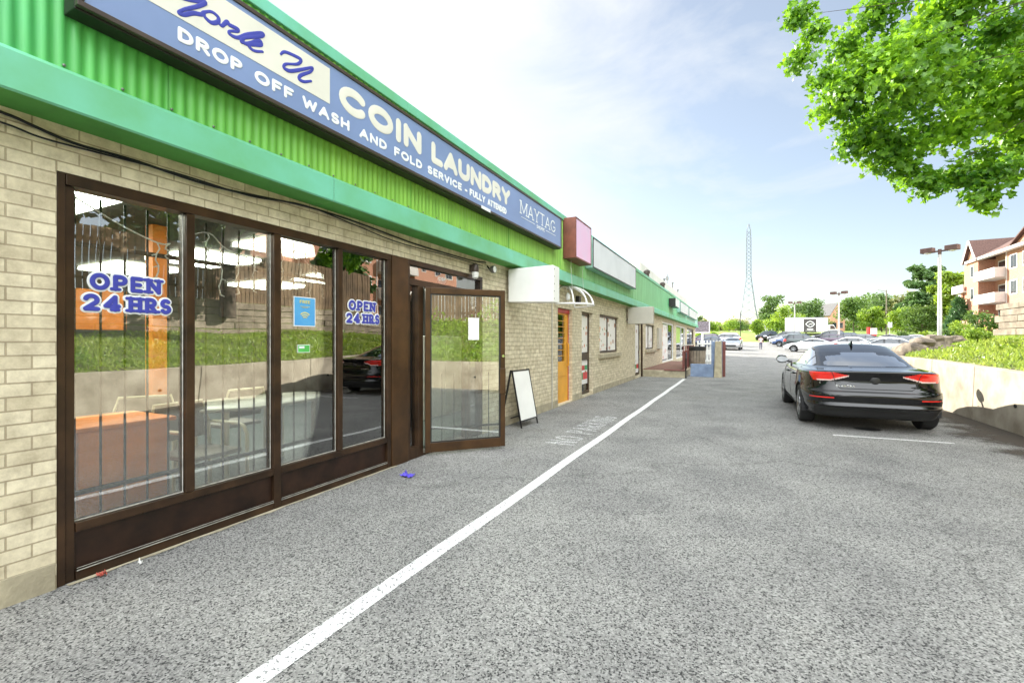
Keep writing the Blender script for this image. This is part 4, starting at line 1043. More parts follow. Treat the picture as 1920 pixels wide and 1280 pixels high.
# pale concrete edge and dirt at the wall foot
m = MB()
for i in range(20):
    y = 1.2 + i * .14
    m.face([(XW + .002, y, .006), (XW + .035 + .012 * math.sin(i * 2.3), y, .006), (XW + .035 + .012 * math.sin(i * 2.3 + 2.3), y + .14, .006), (XW + .002, y + .14, .006)])
m.build('concrete_edge', M['base'], kind='structure')

# ------------------------------------------------------------------ brick deck, rail, blue wall, pillar
dkx0, dkx1 = XW + .006, -1.84
dk = thing('brick_deck', 'low raised deck with brown brick paving and concrete edge by the wall', 'deck', (-2.65, 23, 0))
m = MB(); m.box((dkx0, 18.6, -.1), (dkx1, 18.85, .262)); m.box((dkx1 - .2, 18.852, -.1), (dkx1, 27.5, .262)); m.build('concrete_edge', M['base'], dk, bevel=.015)
m = MB(); m.box((dkx0, 18.852, .02), (dkx1 - .202, 27.5, .285)); m.build('brick_paving', M['deck_brick'], dk)
m = MB(); m.box((dkx1 - .75, 18.57, .268), (dkx1 + .02, 18.9, .30)); m.build('edge_plank', M['brown_rail'], dk)
rl = thing('deck_railing', 'brown sheet metal railing with upright bars along the deck edge', 'railing', (dkx1 - .1, 21, .26))
m = MB(); m.box((dkx1 - .12, 18.95, .36), (dkx1 - .10, 23.5, 1.02)); m.build('railing_panel', M['brown_rail'], rl)
m = MB(); m.bar((dkx1 - .11, 18.95, 1.25), (dkx1 - .11, 23.5, 1.25), .04, .04); m.build('top_rail', M['off_white'], rl)
for k in range(8):
    m = MB(); m.box((dkx1 - .098, 18.96 + k * .64, .262), (dkx1 - .058, 19.0 + k * .64, 1.23)); m.build('post', M['brown_rail'], rl)
m = MB(); m.tube([(dkx1 + .06, 18.4, .0), (dkx1 + .06, 18.5, .75), (dkx1 + .03, 18.9, .92), (dkx1 - .02, 19.3, .95)], .025, 8); m.build('handrail', M['black_steel'], label='short black handrail at the corner of the brick deck', cat='handrail')
bw = thing('blue_block_wall', 'blue painted concrete block wall with a taller end beside the deck', 'wall', (-1.1, 19.6, 0))
m = MB(); m.box((dkx1 + .13, 19.5, -.05), (-.86, 19.75, .50)); m.build('low_wall', M['blue_conc'], bw, bevel=.01)
m = MB(); m.box((-.96, 19.76, -.05), (-.56, 20.0, 1.40)); m.build('tall_wall', M['blue_conc'], bw, bevel=.01)
m = MB(); m.hexa([(-.845, 19.3, -.05), (-.56, 19.3, -.05), (-.56, 19.74, -.05), (-.845, 19.74, -.05), (-.80, 19.3, 1.41), (-.58, 19.3, 1.41), (-.58, 19.74, 1.41), (-.80, 19.74, 1.41)]); m.build('concrete_pillar', M['base'], bevel=.02, label='stained concrete pillar at the end of the blue wall', cat='pillar')
m = MB(); m.bar((-.515, 19.9, 0), (-.50, 19.9, 1.40), .11, .12); m.build('timber_post', M['brown_rail'], bevel=.008, label='dark brown post standing right beside the concrete pillar', cat='post')
bn = thing('waste_bin', 'round wood slatted waste bin with black rim behind the blue wall', 'bin', (-1.62, 21.6, 0))
m = MB()
for k in range(18):
    a = 2 * math.pi * k / 18; c_, s_ = math.cos(a), math.sin(a)
    m.bar((-1.62 + .30 * c_, 21.6 + .30 * s_, .2), (-1.62 + .34 * c_, 21.6 + .34 * s_, 1.0), .10, .03, up=(c_, s_, 0))
m.build('slats', M['timber'], bn)
m = MB(); m.lathe([(.30, .02), (.33, .98)], (-1.62, 21.6, .2), 20); m.build('liner', M['dark_cabin'], bn)
m = MB(); m.lathe([(.36, 0), (.37, .15), (.33, .17), (.26, .17)], (-1.62, 21.6, 1.0), 24); m.build('rim', M['black_trim'], bn, smooth=True)
pf = thing('picket_fence', 'short white picket fence panel behind the waste bin', 'fence', (-1.3, 23.2, 0))
m = MB(); m.box((-1.75, 23.2, .45), (-.75, 23.24, .53)); m.box((-1.75, 23.2, 1.25), (-.75, 23.24, 1.33)); m.build('fence_rail', M['white_paint'], pf)
m = MB()
for k in range(8): m.box((-1.74 + k * .135, 23.245, .2), (-1.67 + k * .135, 23.27, 1.45))
m.build('pickets', M['white_paint'], pf)
# board on post beyond the corner
bp = at(1317, 660, 46.5); bz = terrain(bp.x, bp.y)
bs = thing('post_sign', 'dark grey speckled board on a white post at the end of the plaza', 'sign', (bp.x, bp.y, bz))
m = MB(); m.box((bp.x - .09, bp.y - .09, bz), (bp.x + .09, bp.y + .09, 2.35)); m.build('post', M['white_paint'], bs)
m = MB(); m.box((bp.x - 1.0, bp.y - .1, 1.95 + .4), (bp.x + .62, bp.y + .1, 3.45)); m.build('board', P('speckled_board', (.22, .19, .22), .7, var=.4, scale=9), bs)
m = MB(); m.box((bp.x - 1.06, bp.y - .12, 2.27), (bp.x + .70, bp.y + .12, 2.35)); m.box((bp.x + .621, bp.y - .12, 2.351), (bp.x + .70, bp.y + .12, 3.45)); m.build('board_frame', M['white_paint'], bs)

# ------------------------------------------------------------------ right-hand side: retaining wall, bank, timber wall, board fence
def wall_top(y): return float(np.interp(y, [-20, 3, 9, 13, 30], [.80, .80, .92, 1.0, 1.02]))
rw = thing('retaining_wall', 'pale weathered concrete retaining wall along the right side', 'wall', (3.9, 2, 0))
m = MB(); yy = [-18, -12, -6, -3, 0, 3, 6, 9, 11, 13, 15, 17]
for a, b in zip(yy[:-1], yy[1:]):
    a2 = a + .012
    m.hexa([(3.76, a2, -.1), (4.06, a2, -.1), (4.06, b, -.1), (3.76, b, -.1), (3.80, a2, wall_top(a)), (4.06, a2, wall_top(a)), (4.06, b, wall_top(b)), (3.80, b, wall_top(b))])
m.build('concrete_wall', M['concrete'], rw, bevel=.012)
m = MB()
for (y_, z_) in ((9.6, .42), (5.2, .40), (1.8, .36), (13, .45)): m.lathe([(.03, -.01), (.03, .012), (.018, .012), (.012, -.01)], (3.775, y_, z_), 12, axis='x')
m.build('weep_hole', M['black_trim'], rw)
def bank_left(y): return 4.02 if y < 15.5 else 4.02 + (y - 15.5) * .345
def bank_z(x, y):
    d = x - bank_left(y); b0 = wall_top(min(y, 17)) + .0
    if y > 16: b0 = max(.55, 1.0 - (y - 16) * .05) + max(0, (y - 24) * .05)
    z = b0 + .02 + .17 * min(d, 4.2) + .05 * math.sin(x * 2.1 + y * 1.3) * min(1, d)
    if d > 4.2 and y > 21: z += .10 * min(d - 4.2, 8)
    if 3.6 < y <= 21.3 and d > 4.35: z = 2.75 + .03 * (d - 4.35)
    if y <= 3.6 and d > 2.0: z += .30 * min(d - 2.0, 2.5)
    return z
bx = [0, .3, .8, 1.4, 2.0, 2.6, 3.2, 3.8, 4.2, 4.36, 5.5, 7, 9, 12, 18, 30, 60]
v = []; f = []; by = list(np.arange(-18, 44.1, .8)); nb = len(bx)
for y_ in by:
    for d_ in bx:
        x_ = bank_left(y_) + d_; v.append((x_, y_, bank_z(x_, y_)))
for j in range(len(by) - 1):
    for i in range(nb - 1): f.append((j * nb + i, j * nb + i + 1, (j + 1) * nb + i + 1, (j + 1) * nb + i))
    # left skirt
n0 = len(v)
for y_ in by: v.append((bank_left(y_) - .02, y_, -.3))
for j in range(len(by) - 1): f.append((n0 + j, j * nb, (j + 1) * nb, n0 + j + 1))
n1 = len(v)
for d_ in bx: v.append((bank_left(by[-1]) + d_, by[-1] + 8, 0.5))
for i in range(nb - 1):
    e = (len(by) - 1) * nb; f.append((e + i, e + i + 1, n1 + i + 1, n1 + i))
link_mesh('grass_bank', v, f, None, M['bank_soil'], None, True, kind='structure')

tw = thing('timber_retaining_wall', 'stacked weathered timber retaining wall on top of the grass bank', 'wall', (8.4, 5, 1.7))
yts = list(np.arange(3.4, 22.4, 2.5))
for c_ in range(5):
    m = MB()
    for y_ in yts:
        y0 = y_ + (1.2 if c_ % 2 else 0); L_ = 2.47
        if y0 + L_ > 22.5: L_ = 22.4 - y0
        if L_ < .4: continue
        o_ = rnd.uniform(-.015, .015) - c_ * .02
        m.box((8.22 - o_, y0, 1.62 + c_ * .225), (8.42 - o_, y0 + L_, 1.62 + c_ * .225 + .205 + rnd.uniform(-.012, .008)))
    m.build('timber_course', M['timber'], tw, bevel=.015)
m = MB(); m.box((8.43, 22.15, 1.7), (10.6, 22.4, 2.73)); m.build('end_timber', M['timber'], tw, bevel=.015)
bf = thing('board_fence', 'tall brown board fence standing above the timber wall', 'fence', (9, 0, 2.7))
m = MB(); y_ = -17.5
while y_ < 16.5:
    dz = -.55 if y_ < 3.5 else 0
    m.box((8.80 + rnd.uniform(-.01, .01), y_, 2.60 + dz), (8.825 + rnd.uniform(.0, .01), y_ + .135, 4.55 + dz + rnd.uniform(-.02, .02))); y_ += .16
m.build('boards', M['fence_wood'], bf)
m = MB()
for a, b, dz in ((-17.5, 3.5, -.55), (3.52, 16.5, 0)): m.box((8.84, a, 3.1 + dz), (8.90, b, 3.19 + dz)); m.box((8.84, a, 4.2 + dz), (8.90, b, 4.29 + dz))
m.build('fence_rail', M['fence_wood'], bf)
for k in range(15):
    m = MB(); m.box((8.905, -17.3 + k * 2.4, 2.6), (9.0, -17.2 + k * 2.4, 4.5)); m.build('post', M['fence_wood'], bf)

# ------------------------------------------------------------------ cars
PROFILES = {
    # z, rear y, front y, half width, superellipse exponent (length 4.5, front is +y)
    'sedan': dict(L=4.5, wb=(-1.36, 1.36), wr=.325, z=1.36, s=[
        (.20, -2.06, 2.10, .80, 6), (.23, -2.14, 2.16, .87, 6.5), (.33, -2.20, 2.22, .905, 6.5), (.385, -2.268, 2.23, .915, 6.5), (.41, -2.270, 2.23, .918, 6.5), (.435, -2.236, 2.24, .92, 6.5), (.48, -2.242, 2.25, .927, 6.5), (.56, -2.25, 2.25, .93, 6.5),
        (.61, -2.235, 2.23, .93, 6.5), (.635, -2.19, 2.20, .925, 6.5), (.70, -2.165, 2.12, .92, 6.5), (.78, -2.15, 1.95, .915, 6.5), (.86, -2.165, 1.62, .905, 6.3), (.905, -2.185, 1.38, .89, 6),
        (.93, -2.19, 1.25, .87, 5.6), (.942, -2.16, 1.18, .85, 5.2), (.952, -2.0, 1.12, .82, 4.8), (.965, -1.78, 1.06, .785, 4.5), (.985, -1.66, 1.0, .755, 4.2),
        (1.06, -1.46, .83, .72, 4), (1.15, -1.20, .60, .675, 3.8), (1.22, -.98, .40, .635, 3.6), (1.275, -.78, .20, .595, 3.4), (1.315, -.62, .02, .55, 3.2), (1.34, -.52, -.10, .46, 3), (1.352, -.44, -.2, .32, 2.6), (1.357, -.38, -.28, .12, 2.2)],
        side=[(.84, 1.01), (.52, 1.18), (.22, 1.265), (-.30, 1.29), (-.72, 1.235), (-1.05, 1.13), (-1.32, 1.035), (-1.30, 1.0), (0, .985), (.84, .985)], split=[-.16, -.98], fz=(.99, 1.275), rz=(.985, 1.30), hood=.95),
    'suv': dict(L=4.5, wb=(-1.32, 1.34), wr=.36, z=1.68, s=[
        (.24, -2.05, 2.08, .82, 6), (.28, -2.14, 2.16, .88, 6.5), (.42, -2.2, 2.22, .915, 6.5), (.62, -2.22, 2.24, .925, 6.5), (.70, -2.18, 2.22, .925, 6.5), (.86, -2.15, 2.12, .92, 6.5), (.95, -2.13, 1.85, .91, 6.3), (1.02, -2.11, 1.45, .90, 6), (1.06, -2.09, 1.18, .88, 5.5),
        (1.10, -2.07, 1.10, .85, 5.2), (1.25, -1.98, .88, .80, 5), (1.42, -1.86, .58, .745, 4.6), (1.55, -1.74, .30, .69, 4.2), (1.62, -1.66, .10, .63, 3.8), (1.655, -1.55, -.15, .52, 3.4), (1.672, -1.4, -.4, .36, 3), (1.68, -1.1, -.6, .12, 2.5)],
        side=[(.92, 1.13), (.58, 1.42), (.30, 1.53), (-1.2, 1.54), (-1.72, 1.42), (-1.86, 1.15), (0, 1.10)], split=[-.1, -1.05], fz=(1.11, 1.54), rz=(1.14, 1.54), hood=1.05),
    'hatch': dict(L=4.3, wb=(-1.3, 1.3), wr=.325, z=1.48, s=[
        (.20, -2.0, 2.0, .80, 6), (.24, -2.08, 2.08, .86, 6.5), (.36, -2.13, 2.13, .89, 6.5), (.58, -2.15, 2.15, .90, 6.5), (.70, -2.12, 2.10, .90, 6.5), (.82, -2.10, 1.85, .89, 6.3), (.90, -2.08, 1.5, .88, 6), (.95, -2.06, 1.2, .86, 5.5),
        (.99, -2.02, 1.08, .82, 5), (1.10, -1.86, .85, .775, 4.6), (1.22, -1.66, .55, .72, 4.2), (1.33, -1.42, .22, .66, 4), (1.41, -1.2, -.02, .58, 3.6), (1.45, -1.0, -.2, .46, 3.2), (1.47, -.85, -.35, .30, 2.8), (1.48, -.7, -.45, .12, 2.4)],
        side=[(.88, 1.01), (.54, 1.21), (.24, 1.32), (-.5, 1.365), (-1.2, 1.30), (-1.62, 1.10), (-1.66, 1.03), (0, .99)], split=[-.12, -1.0], fz=(1.0, 1.36), rz=(1.03, 1.36), hood=.94),
    'pickup': dict(L=5.4, wb=(-1.65, 1.68), wr=.39, z=1.82, s=[
        (.38, -2.5, 2.52, .84, 8), (.42, -2.6, 2.62, .92, 8), (.62, -2.66, 2.68, .955, 9), (.95, -2.68, 2.68, .965, 9), (1.05, -2.68, 2.62, .96, 9), (1.15, -2.68, 2.2, .95, 8), (1.20, -2.67, 1.6, .93, 8), (1.215, -2.62, 1.4, .90, 8), (1.218, -1.0, 1.3, .87, 7),
        (1.24, -.72, 1.18, .85, 6), (1.40, -.66, .92, .80, 5.5), (1.60, -.58, .55, .74, 5), (1.72, -.50, .30, .68, 4.5), (1.78, -.42, .12, .56, 4), (1.81, -.35, 0, .36, 3.4), (1.82, -.3, -.1, .12, 3)],
        side=[(1.0, 1.27), (.56, 1.58), (.34, 1.68), (-.45, 1.69), (-.62, 1.28), (0, 1.24)], split=[.05], fz=(1.24, 1.70), rz=(1.28, 1.66), hood=1.17),
}
def in_poly(py, pz, poly):
    c = False; n = len(poly); j = n - 1
    for i in range(n):
        a, b = poly[i], poly[j]
        if (a[1] > pz) != (b[1] > pz) and py < (b[0] - a[0]) * (pz - a[1]) / (b[1] - a[1] + 1e-12) + a[0]: c = not c
        j = i
    return c
def outline(yr, yf, w, n, N, dens):
    t = np.linspace(0, 2 * np.pi, 1441)[:-1]
    cx, sy = np.cos(t), np.sin(t)
    x = w * np.sign(cx) * np.abs(cx) ** (2 / n); y = (yr + yf) / 2 + (yf - yr) / 2 * np.sign(sy) * np.abs(sy) ** (2 / n)
    k = int(np.argmin(np.abs(t - 1.5 * np.pi))); x = np.roll(x, -k); y = np.roll(y, -k)
    x2 = np.append(x, x[0]); y2 = np.append(y, y[0])
    d = np.hypot(np.diff(x2), np.diff(y2))
    my = (y2[1:] + y2[:-1]) / 2
    d = d * np.where(my < yr + .35, dens, 1.0)
    s = np.append(0, np.cumsum(d)); q = np.linspace(0, s[-1], N + 1)[:-1]
    return np.interp(q, s, x2), np.interp(q, s, y2)

def car_body(kind, N, K, dens=1.0):
    p = PROFILES[kind]; S = np.array(p['s'], dtype=float)
    seg = np.sqrt(((S[1:, :4] - S[:-1, :4]) ** 2 * np.array([1.0, .45, .12, 1])).sum(1)) + .01
    u = np.append(0, np.cumsum(seg)); q = np.linspace(0, u[-1], K)
    T = np.stack([np.interp(q, u, S[:, i]) for i in range(5)], 1)
    for _ in range(2 if K > 60 else 1):
        T[1:-1] = (T[:-2] + 2 * T[1:-1] + T[2:]) / 4
    X = np.zeros((K, N)); Y = np.zeros((K, N)); Z = np.zeros((K, N))
    for k in range(K):
        X[k], Y[k] = outline(T[k, 1], T[k, 2], T[k, 3], T[k, 4], N, dens); Z[k] = T[k, 0]
    zt = p['z']
    crown = np.clip((Z - zt * .6) / (zt * .4), 0, 1)
    Z -= .03 * (np.abs(X) / .9) ** 2 * crown                                  # roof and glass crown
    return X, Y, Z, T

def make_car(name, label, kind, pmat, loc, rz, hi=False, scale=1.0, group=None, glassm=None, parts_min=False):
    p = PROFILES[kind]
    root = thing(name, label, 'pickup truck' if kind == 'pickup' else 'car', (0, 0, 0), group)
    N, K = (460, 170) if hi else (110, 46)
    X, Y, Z, T = car_body(kind, N, K, 2.6 if hi else 1.0)
    V = np.stack([X, Y, Z], 2).reshape(-1, 3)
    top = np.array([[0, Y[-1].mean(), Z[-1].mean() + .002]]); bot = np.array([[0, 0, Z[0].mean()]])
    V = np.vstack([V, top, bot]); ti, bi = K * N, K * N + 1
    # vertex normals from the grid
    G_ = np.stack([X, Y, Z], 2)
    du_ = np.roll(G_, -1, 1) - np.roll(G_, 1, 1); dv = np.gradient(G_, axis=0)
    Nn = np.cross(du_, dv); Nn /= np.linalg.norm(Nn, axis=2, keepdims=True) + 1e-9
    Nn = np.vstack([Nn.reshape(-1, 3), [[0, 0, 1]], [[0, 0, -1]]])
    reg = {}
    def put(r, f): reg.setdefault(r, []).append(f)
    r_arch = p['wr'] + .055; ya, yb = p['wb']
    sp_ = p['split']; rz0, rz1 = p['rz']; fz0, fz1 = p['fz']
    cxm = (X[:-1] + X[1:] + np.roll(X, -1, 1)[:-1] + np.roll(X, -1, 1)[1:]) / 4
    cym = (Y[:-1] + Y[1:] + np.roll(Y, -1, 1)[:-1] + np.roll(Y, -1, 1)[1:]) / 4
    czm = (Z[:-1] + Z[1:] + np.roll(Z, -1, 1)[:-1] + np.roll(Z, -1, 1)[1:]) / 4
    nm = Nn[:K * N].reshape(K, N, 3)
    yrear = -2.25; L2 = p['L'] / 2
    zb = [s[0] for s in p['s']]
    for k in range(K - 1):
        for i in range(N):
            f = (k * N + i, k * N + (i + 1) % N, (k + 1) * N + (i + 1) % N, (k + 1) * N + i)
            x, y, z = cxm[k, i], cym[k, i], czm[k, i]; ax = abs(x); n_ = nm[k, i]
            sd_ = 'r' if x > 0 else 'l'
            if ax > .55 and abs(n_[0]) > .3 and ((y - ya) ** 2 + (z - p['wr']) ** 2 < r_arch ** 2 or (y - yb) ** 2 + (z - p['wr']) ** 2 < r_arch ** 2): continue
            r = 'body'
            # glass
            if z > fz0 - .05 and abs(n_[0]) > .5 and in_poly(y, z + .03 * (ax / .9) ** 2, p['side']):
                b_ = .022 if hi else .05
                if any(abs(y - s_ + (z - 1.1) * .12) < b_ for s_ in sp_): r = 'window_trim'
                else: r = 'side_window_%s%d' % (sd_, sum(y < s_ - (z - 1.1) * .12 for s_ in sp_))
            elif hi and abs(n_[0]) > .5 and z > fz0 - .08 and in_poly((y + .25) * .955 - .25, (z + .03 * (ax / .9) ** 2 - 1.12) * .86 + 1.12, p['side']): r = 'window_trim'
            elif rz0 < z < rz1 and n_[1] < -.3 and abs(n_[0]) < .72 and (kind != 'pickup' or y > -1.0):
                f_ = (z - rz0) / (rz1 - rz0); lim = .70 - .21 * f_
                if ax < lim: r = 'rear_window'
                elif hi and ax < lim + .02: r = 'window_trim'
            elif fz0 < z < fz1 and n_[1] > .3 and abs(n_[0]) < .72:
                f_ = (z - fz0) / (fz1 - fz0)
                if ax < .72 - .2 * f_: r = 'windscreen'
            elif kind == 'sedan':
                if hi:
                    if y < -1.72:
                        # slim lamp: wide outside, pointed inside, wrapping round the flank
                        ins = (ax - .33) / .55
                        lo_ = .850 - .068 * min(1, max(0, ins) * 2.4); up_ = .868 + .044 * min(1, max(0, ins) * 2.8)
                        wrap = y < -1.90 - (up_ - z) * .9
                        if ins > 0 and lo_ < z < up_ and wrap and n_[2] < .6: r = 'tail_light_' + sd_ if z > lo_ + .022 or ax > .74 else 'reverse_light_' + sd_
                        elif .505 - .015 * (ax > .85) < z < .53 and .54 < ax and y < -2.02 + .0: r = 'reflector_' + sd_
                        elif z < .37 and ax < .78 and n_[1] < -.3: r = 'valance'
                    if z < .255: r = 'valance'
                else:
                    if y < -1.85 and .80 < z < .90 and ax > .42: r = 'tail_light_' + sd_
                    elif y > 1.75 and .62 < z < .76 and ax > .45: r = 'headlight_' + sd_
                    elif y > 2.0 and .36 < z < .56 and ax < .5: r = 'grille'
                    elif z < .27: r = 'valance'
            else:
                hz = p['hood']
                if y < -L2 + .42 and .74 * hz < z < 1.0 * hz and ax > .66: r = 'tail_light_' + sd_
                elif y > L2 - .5 and .68 * hz < z < .86 * hz and ax > .5: r = 'headlight_' + sd_
                elif y > L2 - .3 and .42 * hz < z < .72 * hz and ax < .5: r = 'grille'
                elif z < zb[2] - .02: r = 'valance'
            put(r, f)
    for i in range(N): put('body', ((K - 1) * N + i, (K - 1) * N + (i + 1) % N, ti)); put('valance', ((i + 1) % N, i, bi))
    gm = glassm or (M['car_glass'] if hi else M['far_car_glass'])
    mats = {'body': pmat, 'window_trim': M['black_trim'], 'rear_window': gm, 'windscreen': gm, 'grille': M['black_trim'], 'valance': M['black_trim']}
    for r, fs in reg.items():
        base = r.rsplit('_', 1)[0] if (r.endswith('_l') or r.endswith('_r') or r.startswith('side_window')) else r
        mt = mats.get(base) or {'tail_light': M['tail_red'], 'reverse_light': M['tail_clear'], 'reflector': M['tail_red'], 'headlight': M['lamp_clear'], 'side_window': gm}[base]
        used = sorted({a for f in fs for a in f}); mp_ = {a: i for i, a in enumerate(used)}
        o = link_mesh(base, V[used], [tuple(mp_[a] for a in f) for f in fs], None, mt, root, True, normals=Nn[used].tolist())
        if r == 'body': body = o
    # wheels and dark wheel housings
    hw = max(q_[3] for q_ in p['s']) - .015
    am = MB()
    for yy_ in p['wb']:
        for s in (-1, 1):
            a0 = s * (hw - .005); a1 = s * (hw - .36); n = 20
            ring = [(yy_ + r_arch * 1.0 * math.cos(R(-15 + 210 * j / n)), p['wr'] + r_arch * math.sin(R(-15 + 210 * j / n))) for j in range(n + 1)]
            for (c_, d_), (e_, g_) in zip(ring[:-1], ring[1:]): am.face([(a0, c_, d_), (a0, e_, g_), (a1, e_, g_), (a1, c_, d_)])
            am.face([(a1, c_, d_) for c_, d_ in ring])
    am.build('wheel_housing', M['dark_cabin'], root)
    wr = p['wr']
    for yy_ in p['wb']:
        for s in (-1, 1):
            xo = s * hw
            w_ = MB(); prf = [(wr * .66, -.01), (wr * .70, .0), (wr * .93, .0), (wr, -.03), (wr, -.19), (wr * .93, -.215), (wr * .6, -.215)]
            w_.lathe([(r_, zz * s) for r_, zz in prf], (xo, yy_, wr), 36 if hi else 20, axis='x')
            wo = w_.build('wheel', M['rubber'], root, smooth=True)
            rm = MB(); rm.lathe([(wr * .69, -.012 * s), (wr * .66, -.004 * s), (wr * .63, -.012 * s), (wr * .60, -.07 * s)], (xo, yy_, wr), 36 if hi else 20, axis='x')
            nsp = 5 if hi else 6
            for k in range(nsp):
                a = 2 * math.pi * k / nsp + .3
                for da in ((-.16, .16) if hi else (0,)):
                    rm.bar((xo - .03 * s, yy_ + wr * .08 * math.cos(a), wr + wr * .08 * math.sin(a)), (xo - .012 * s, yy_ + wr * .62 * math.cos(a + da), wr + wr * .62 * math.sin(a + da)), .05 if hi else .07, .03, up=(1, 0, 0))
            rm.lathe([(wr * .17, -.05 * s), (wr * .17, -.012 * s), (wr * .12, -.006 * s)], (xo, yy_, wr), 16, axis='x')
            rm.build('rim', M['rim'], wo, smooth=True)
    # mirrors
    ym = p['side'][0][0] - .12; zm = fz0 + .03
    for s in (-1, 1):
        mm = MB(); hx = .86 if kind == 'sedan' else .88
        mm.lathe([(.02, -.085), (.085, -.06), (.105, 0), (.10, .05), (.03, .085)], (0, 0, 0), 16)
        mm.v = [(s * (hx + .13 + v_[2] * 1.25), ym + v_[1] * .75, zm + v_[0] * .85) for v_ in mm.v]
        mm.tube([(s * (hx - .06), ym + .02, zm - .06), (s * (hx + .08), ym, zm - .02)], .025, 8)
        mo = mm.build('wing_mirror', pmat, root, smooth=True)
        if hi:
            mg = MB(); mg.face([(s * (hx + .13) + .085 * 1.2 * math.cos(R(a)), ym - .082, zm + .062 * math.sin(R(a))) for a in range(0, 360, 20)]); mg.build('mirror_glass', M['rim'], mo)
    if hi:
        def rear_y(x_, z_):
            k = int(np.argmin(np.abs(T[:, 0] - z_))); best = min(range(N), key=lambda i: abs(X[k, i] - x_) + (5 if Y[k, i] > -1 else 0)); return Y[k, best]
        def seam(pts, nm_, r_=.0045):
            q = []
            for (x0, z0), (x1, z1) in zip(pts[:-1], pts[1:]):
                for j in range(14): t_ = j / 14; q.append((x0 + (x1 - x0) * t_, z0 + (z1 - z0) * t_))
            q.append(pts[-1]); mm = MB(); mm.tube([(a, rear_y(a, b) - .001, b) for a, b in q], r_, 6); mm.build(nm_, M['black_trim'], root)
        seam([(-.56, .925), (-.53, .86), (-.50, .72), (-.44, .665), (.44, .665), (.50, .72), (.53, .86), (.56, .925)], 'boot_seam')
        seam([(-.88, .625), (-.70, .615), (.70, .615), (.88, .625)], 'bumper_seam', .003)
        em = MB(); em.lathe([(.058, .0), (.062, -.006), (.055, -.011), (.02, -.013)], (0, rear_y(0, .80) + .003, .80), 28, axis='y'); em.build('round_badge', M['black_trim'], root, smooth=True)
        tm = MB(); yb_ = rear_y(-.4, .695)
        add_strokes(tm, text_strokes('ELANTRA', -.50, .688, .245, .03, .0065, gap=.55), lambda u, v_, w_: (u, rear_y(u, .70) - .002 - w_, v_)); tm.build('chrome_lettering', M['chrome'], root)
        fn = MB(); fn.hexa([(-.022, -.60, 1.335), (.022, -.60, 1.335), (.022, -.42, 1.345), (-.022, -.42, 1.345), (-.005, -.64, 1.415), (.005, -.64, 1.415), (.005, -.58, 1.415), (-.005, -.58, 1.415)]); fn.build('roof_antenna', pmat, root, bevel=.008)
        for s in (-1, 1):
            for (y0_, nm_) in ((.30, 'door_handle'), (-.62, 'door_handle')):
                hm = MB(); hm.tube([(s * .918, y0_ - .1, .80), (s * .94, y0_ - .07, .805), (s * .94, y0_ + .07, .805), (s * .918, y0_ + .1, .80)], .014, 8); hm.build(nm_, pmat, root, smooth=True)
            sm = MB(); zz = np.linspace(.30, .95, 12)
            for ys_ in (.86, -.20, -1.08):
                sm.tube([(s * (float(np.interp(z_, T[:, 0], T[:, 3])) * .999 - .0005), ys_ + (.12 * (z_ - .6) if ys_ < -1 else 0), z_) for z_ in zz if not (ys_ < -1 and z_ < .66)], .004, 5)
            sm.build('door_seam', M['black_trim'], root)
        # cabin
        for (y_, xs_, w_) in ((.10, (-.38, .38), .25), (-.85, (0,), .60)):
            for x_ in xs_:
                cm = MB(); cm.hexa([(x_ - w_, y_ - .1, .55), (x_ + w_, y_ - .1, .55), (x_ + w_, y_ + .08, .55), (x_ - w_, y_ + .08, .55), (x_ - w_ * .85, y_ - .3, 1.06), (x_ + w_ * .85, y_ - .3, 1.06), (x_ + w_ * .85, y_ - .18, 1.06), (x_ - w_ * .85, y_ - .18, 1.06)]); so = cm.build('seat', M['dark_cabin'], root, bevel=.04)
                for hx_ in ((x_,) if w_ < .5 else ()):
                    h2 = MB(); h2.box((hx_ - .13, y_ - .32, 1.08), (hx_ + .13, y_ - .22, 1.22)); h2.build('headrest', M['dark_cabin'], so, bevel=.04)
        cm = MB(); cm.box((-.66, -1.62, .93), (.66, -1.05, .955)); cm.box((-.68, .62, .6), (.68, .95, .97)); cm.build('cabin_shelf', M['dark_cabin'], root)
        cm = MB(); cm.tube([(-.62, -1.35, .0), (-.62, -1.36, .0)], .001, 4)
    root.location = loc; root.rotation_euler = (0, 0, rz); root.scale = (scale,) * 3
    WL[root.name] = Vector(loc)
    return root

make_car('parked_car', 'glossy black sedan parked in the stall beside the concrete wall, seen from behind', 'sedan', M['black_paint'], (1.86, 10.88, 0), R(.6), hi=True)

PC = {k: paint('car_' + k, c, mtl) for k, (c, mtl) in dict(white=((.75, .75, .74), 0), silver=((.48, .49, .50), .55), grey=((.16, .165, .175), .4), black=((.012, .012, .014), 0), navy=((.03, .045, .10), .2), blue=((.07, .12, .26), .2), green=((.05, .07, .07), .2), red=((.35, .02, .02), 0), cream=((.62, .58, .52), .1), plum=((.09, .05, .09), .2), light=((.62, .64, .66), .3)).items()}
LOT = 'cars in the sunny lot'
def far_car(px, z, face, kind, c, lab, scale=1.0, dz=0):
    p = at(px, 640, z); g = terrain(p.x, p.y) + dz
    # face: heading angle in degrees, 90 = pointing left across the lane
    make_car('parked_car', lab, kind, PC[c], (p.x, p.y, g), R(face), False, scale, LOT)
far_car(1373, 50, 176, 'sedan', 'silver', 'silver sedan rolling along the lane towards the viewer', 1.0)
far_car(1438, 74, 150, 'suv', 'black', 'black car at the far left end of the right hand row')
far_car(1472, 68, 84, 'suv', 'grey', 'dark grey wagon in the back of the row below the yellow green tree', 1.05)
far_car(1478, 62, 84, 'hatch', 'light', 'pale silver wagon between the dark grey wagon and the blue car', 1.05)
far_car(1484, 57, 82, 'suv', 'blue', 'blue car with a visible front wheel in the right hand row', .95)
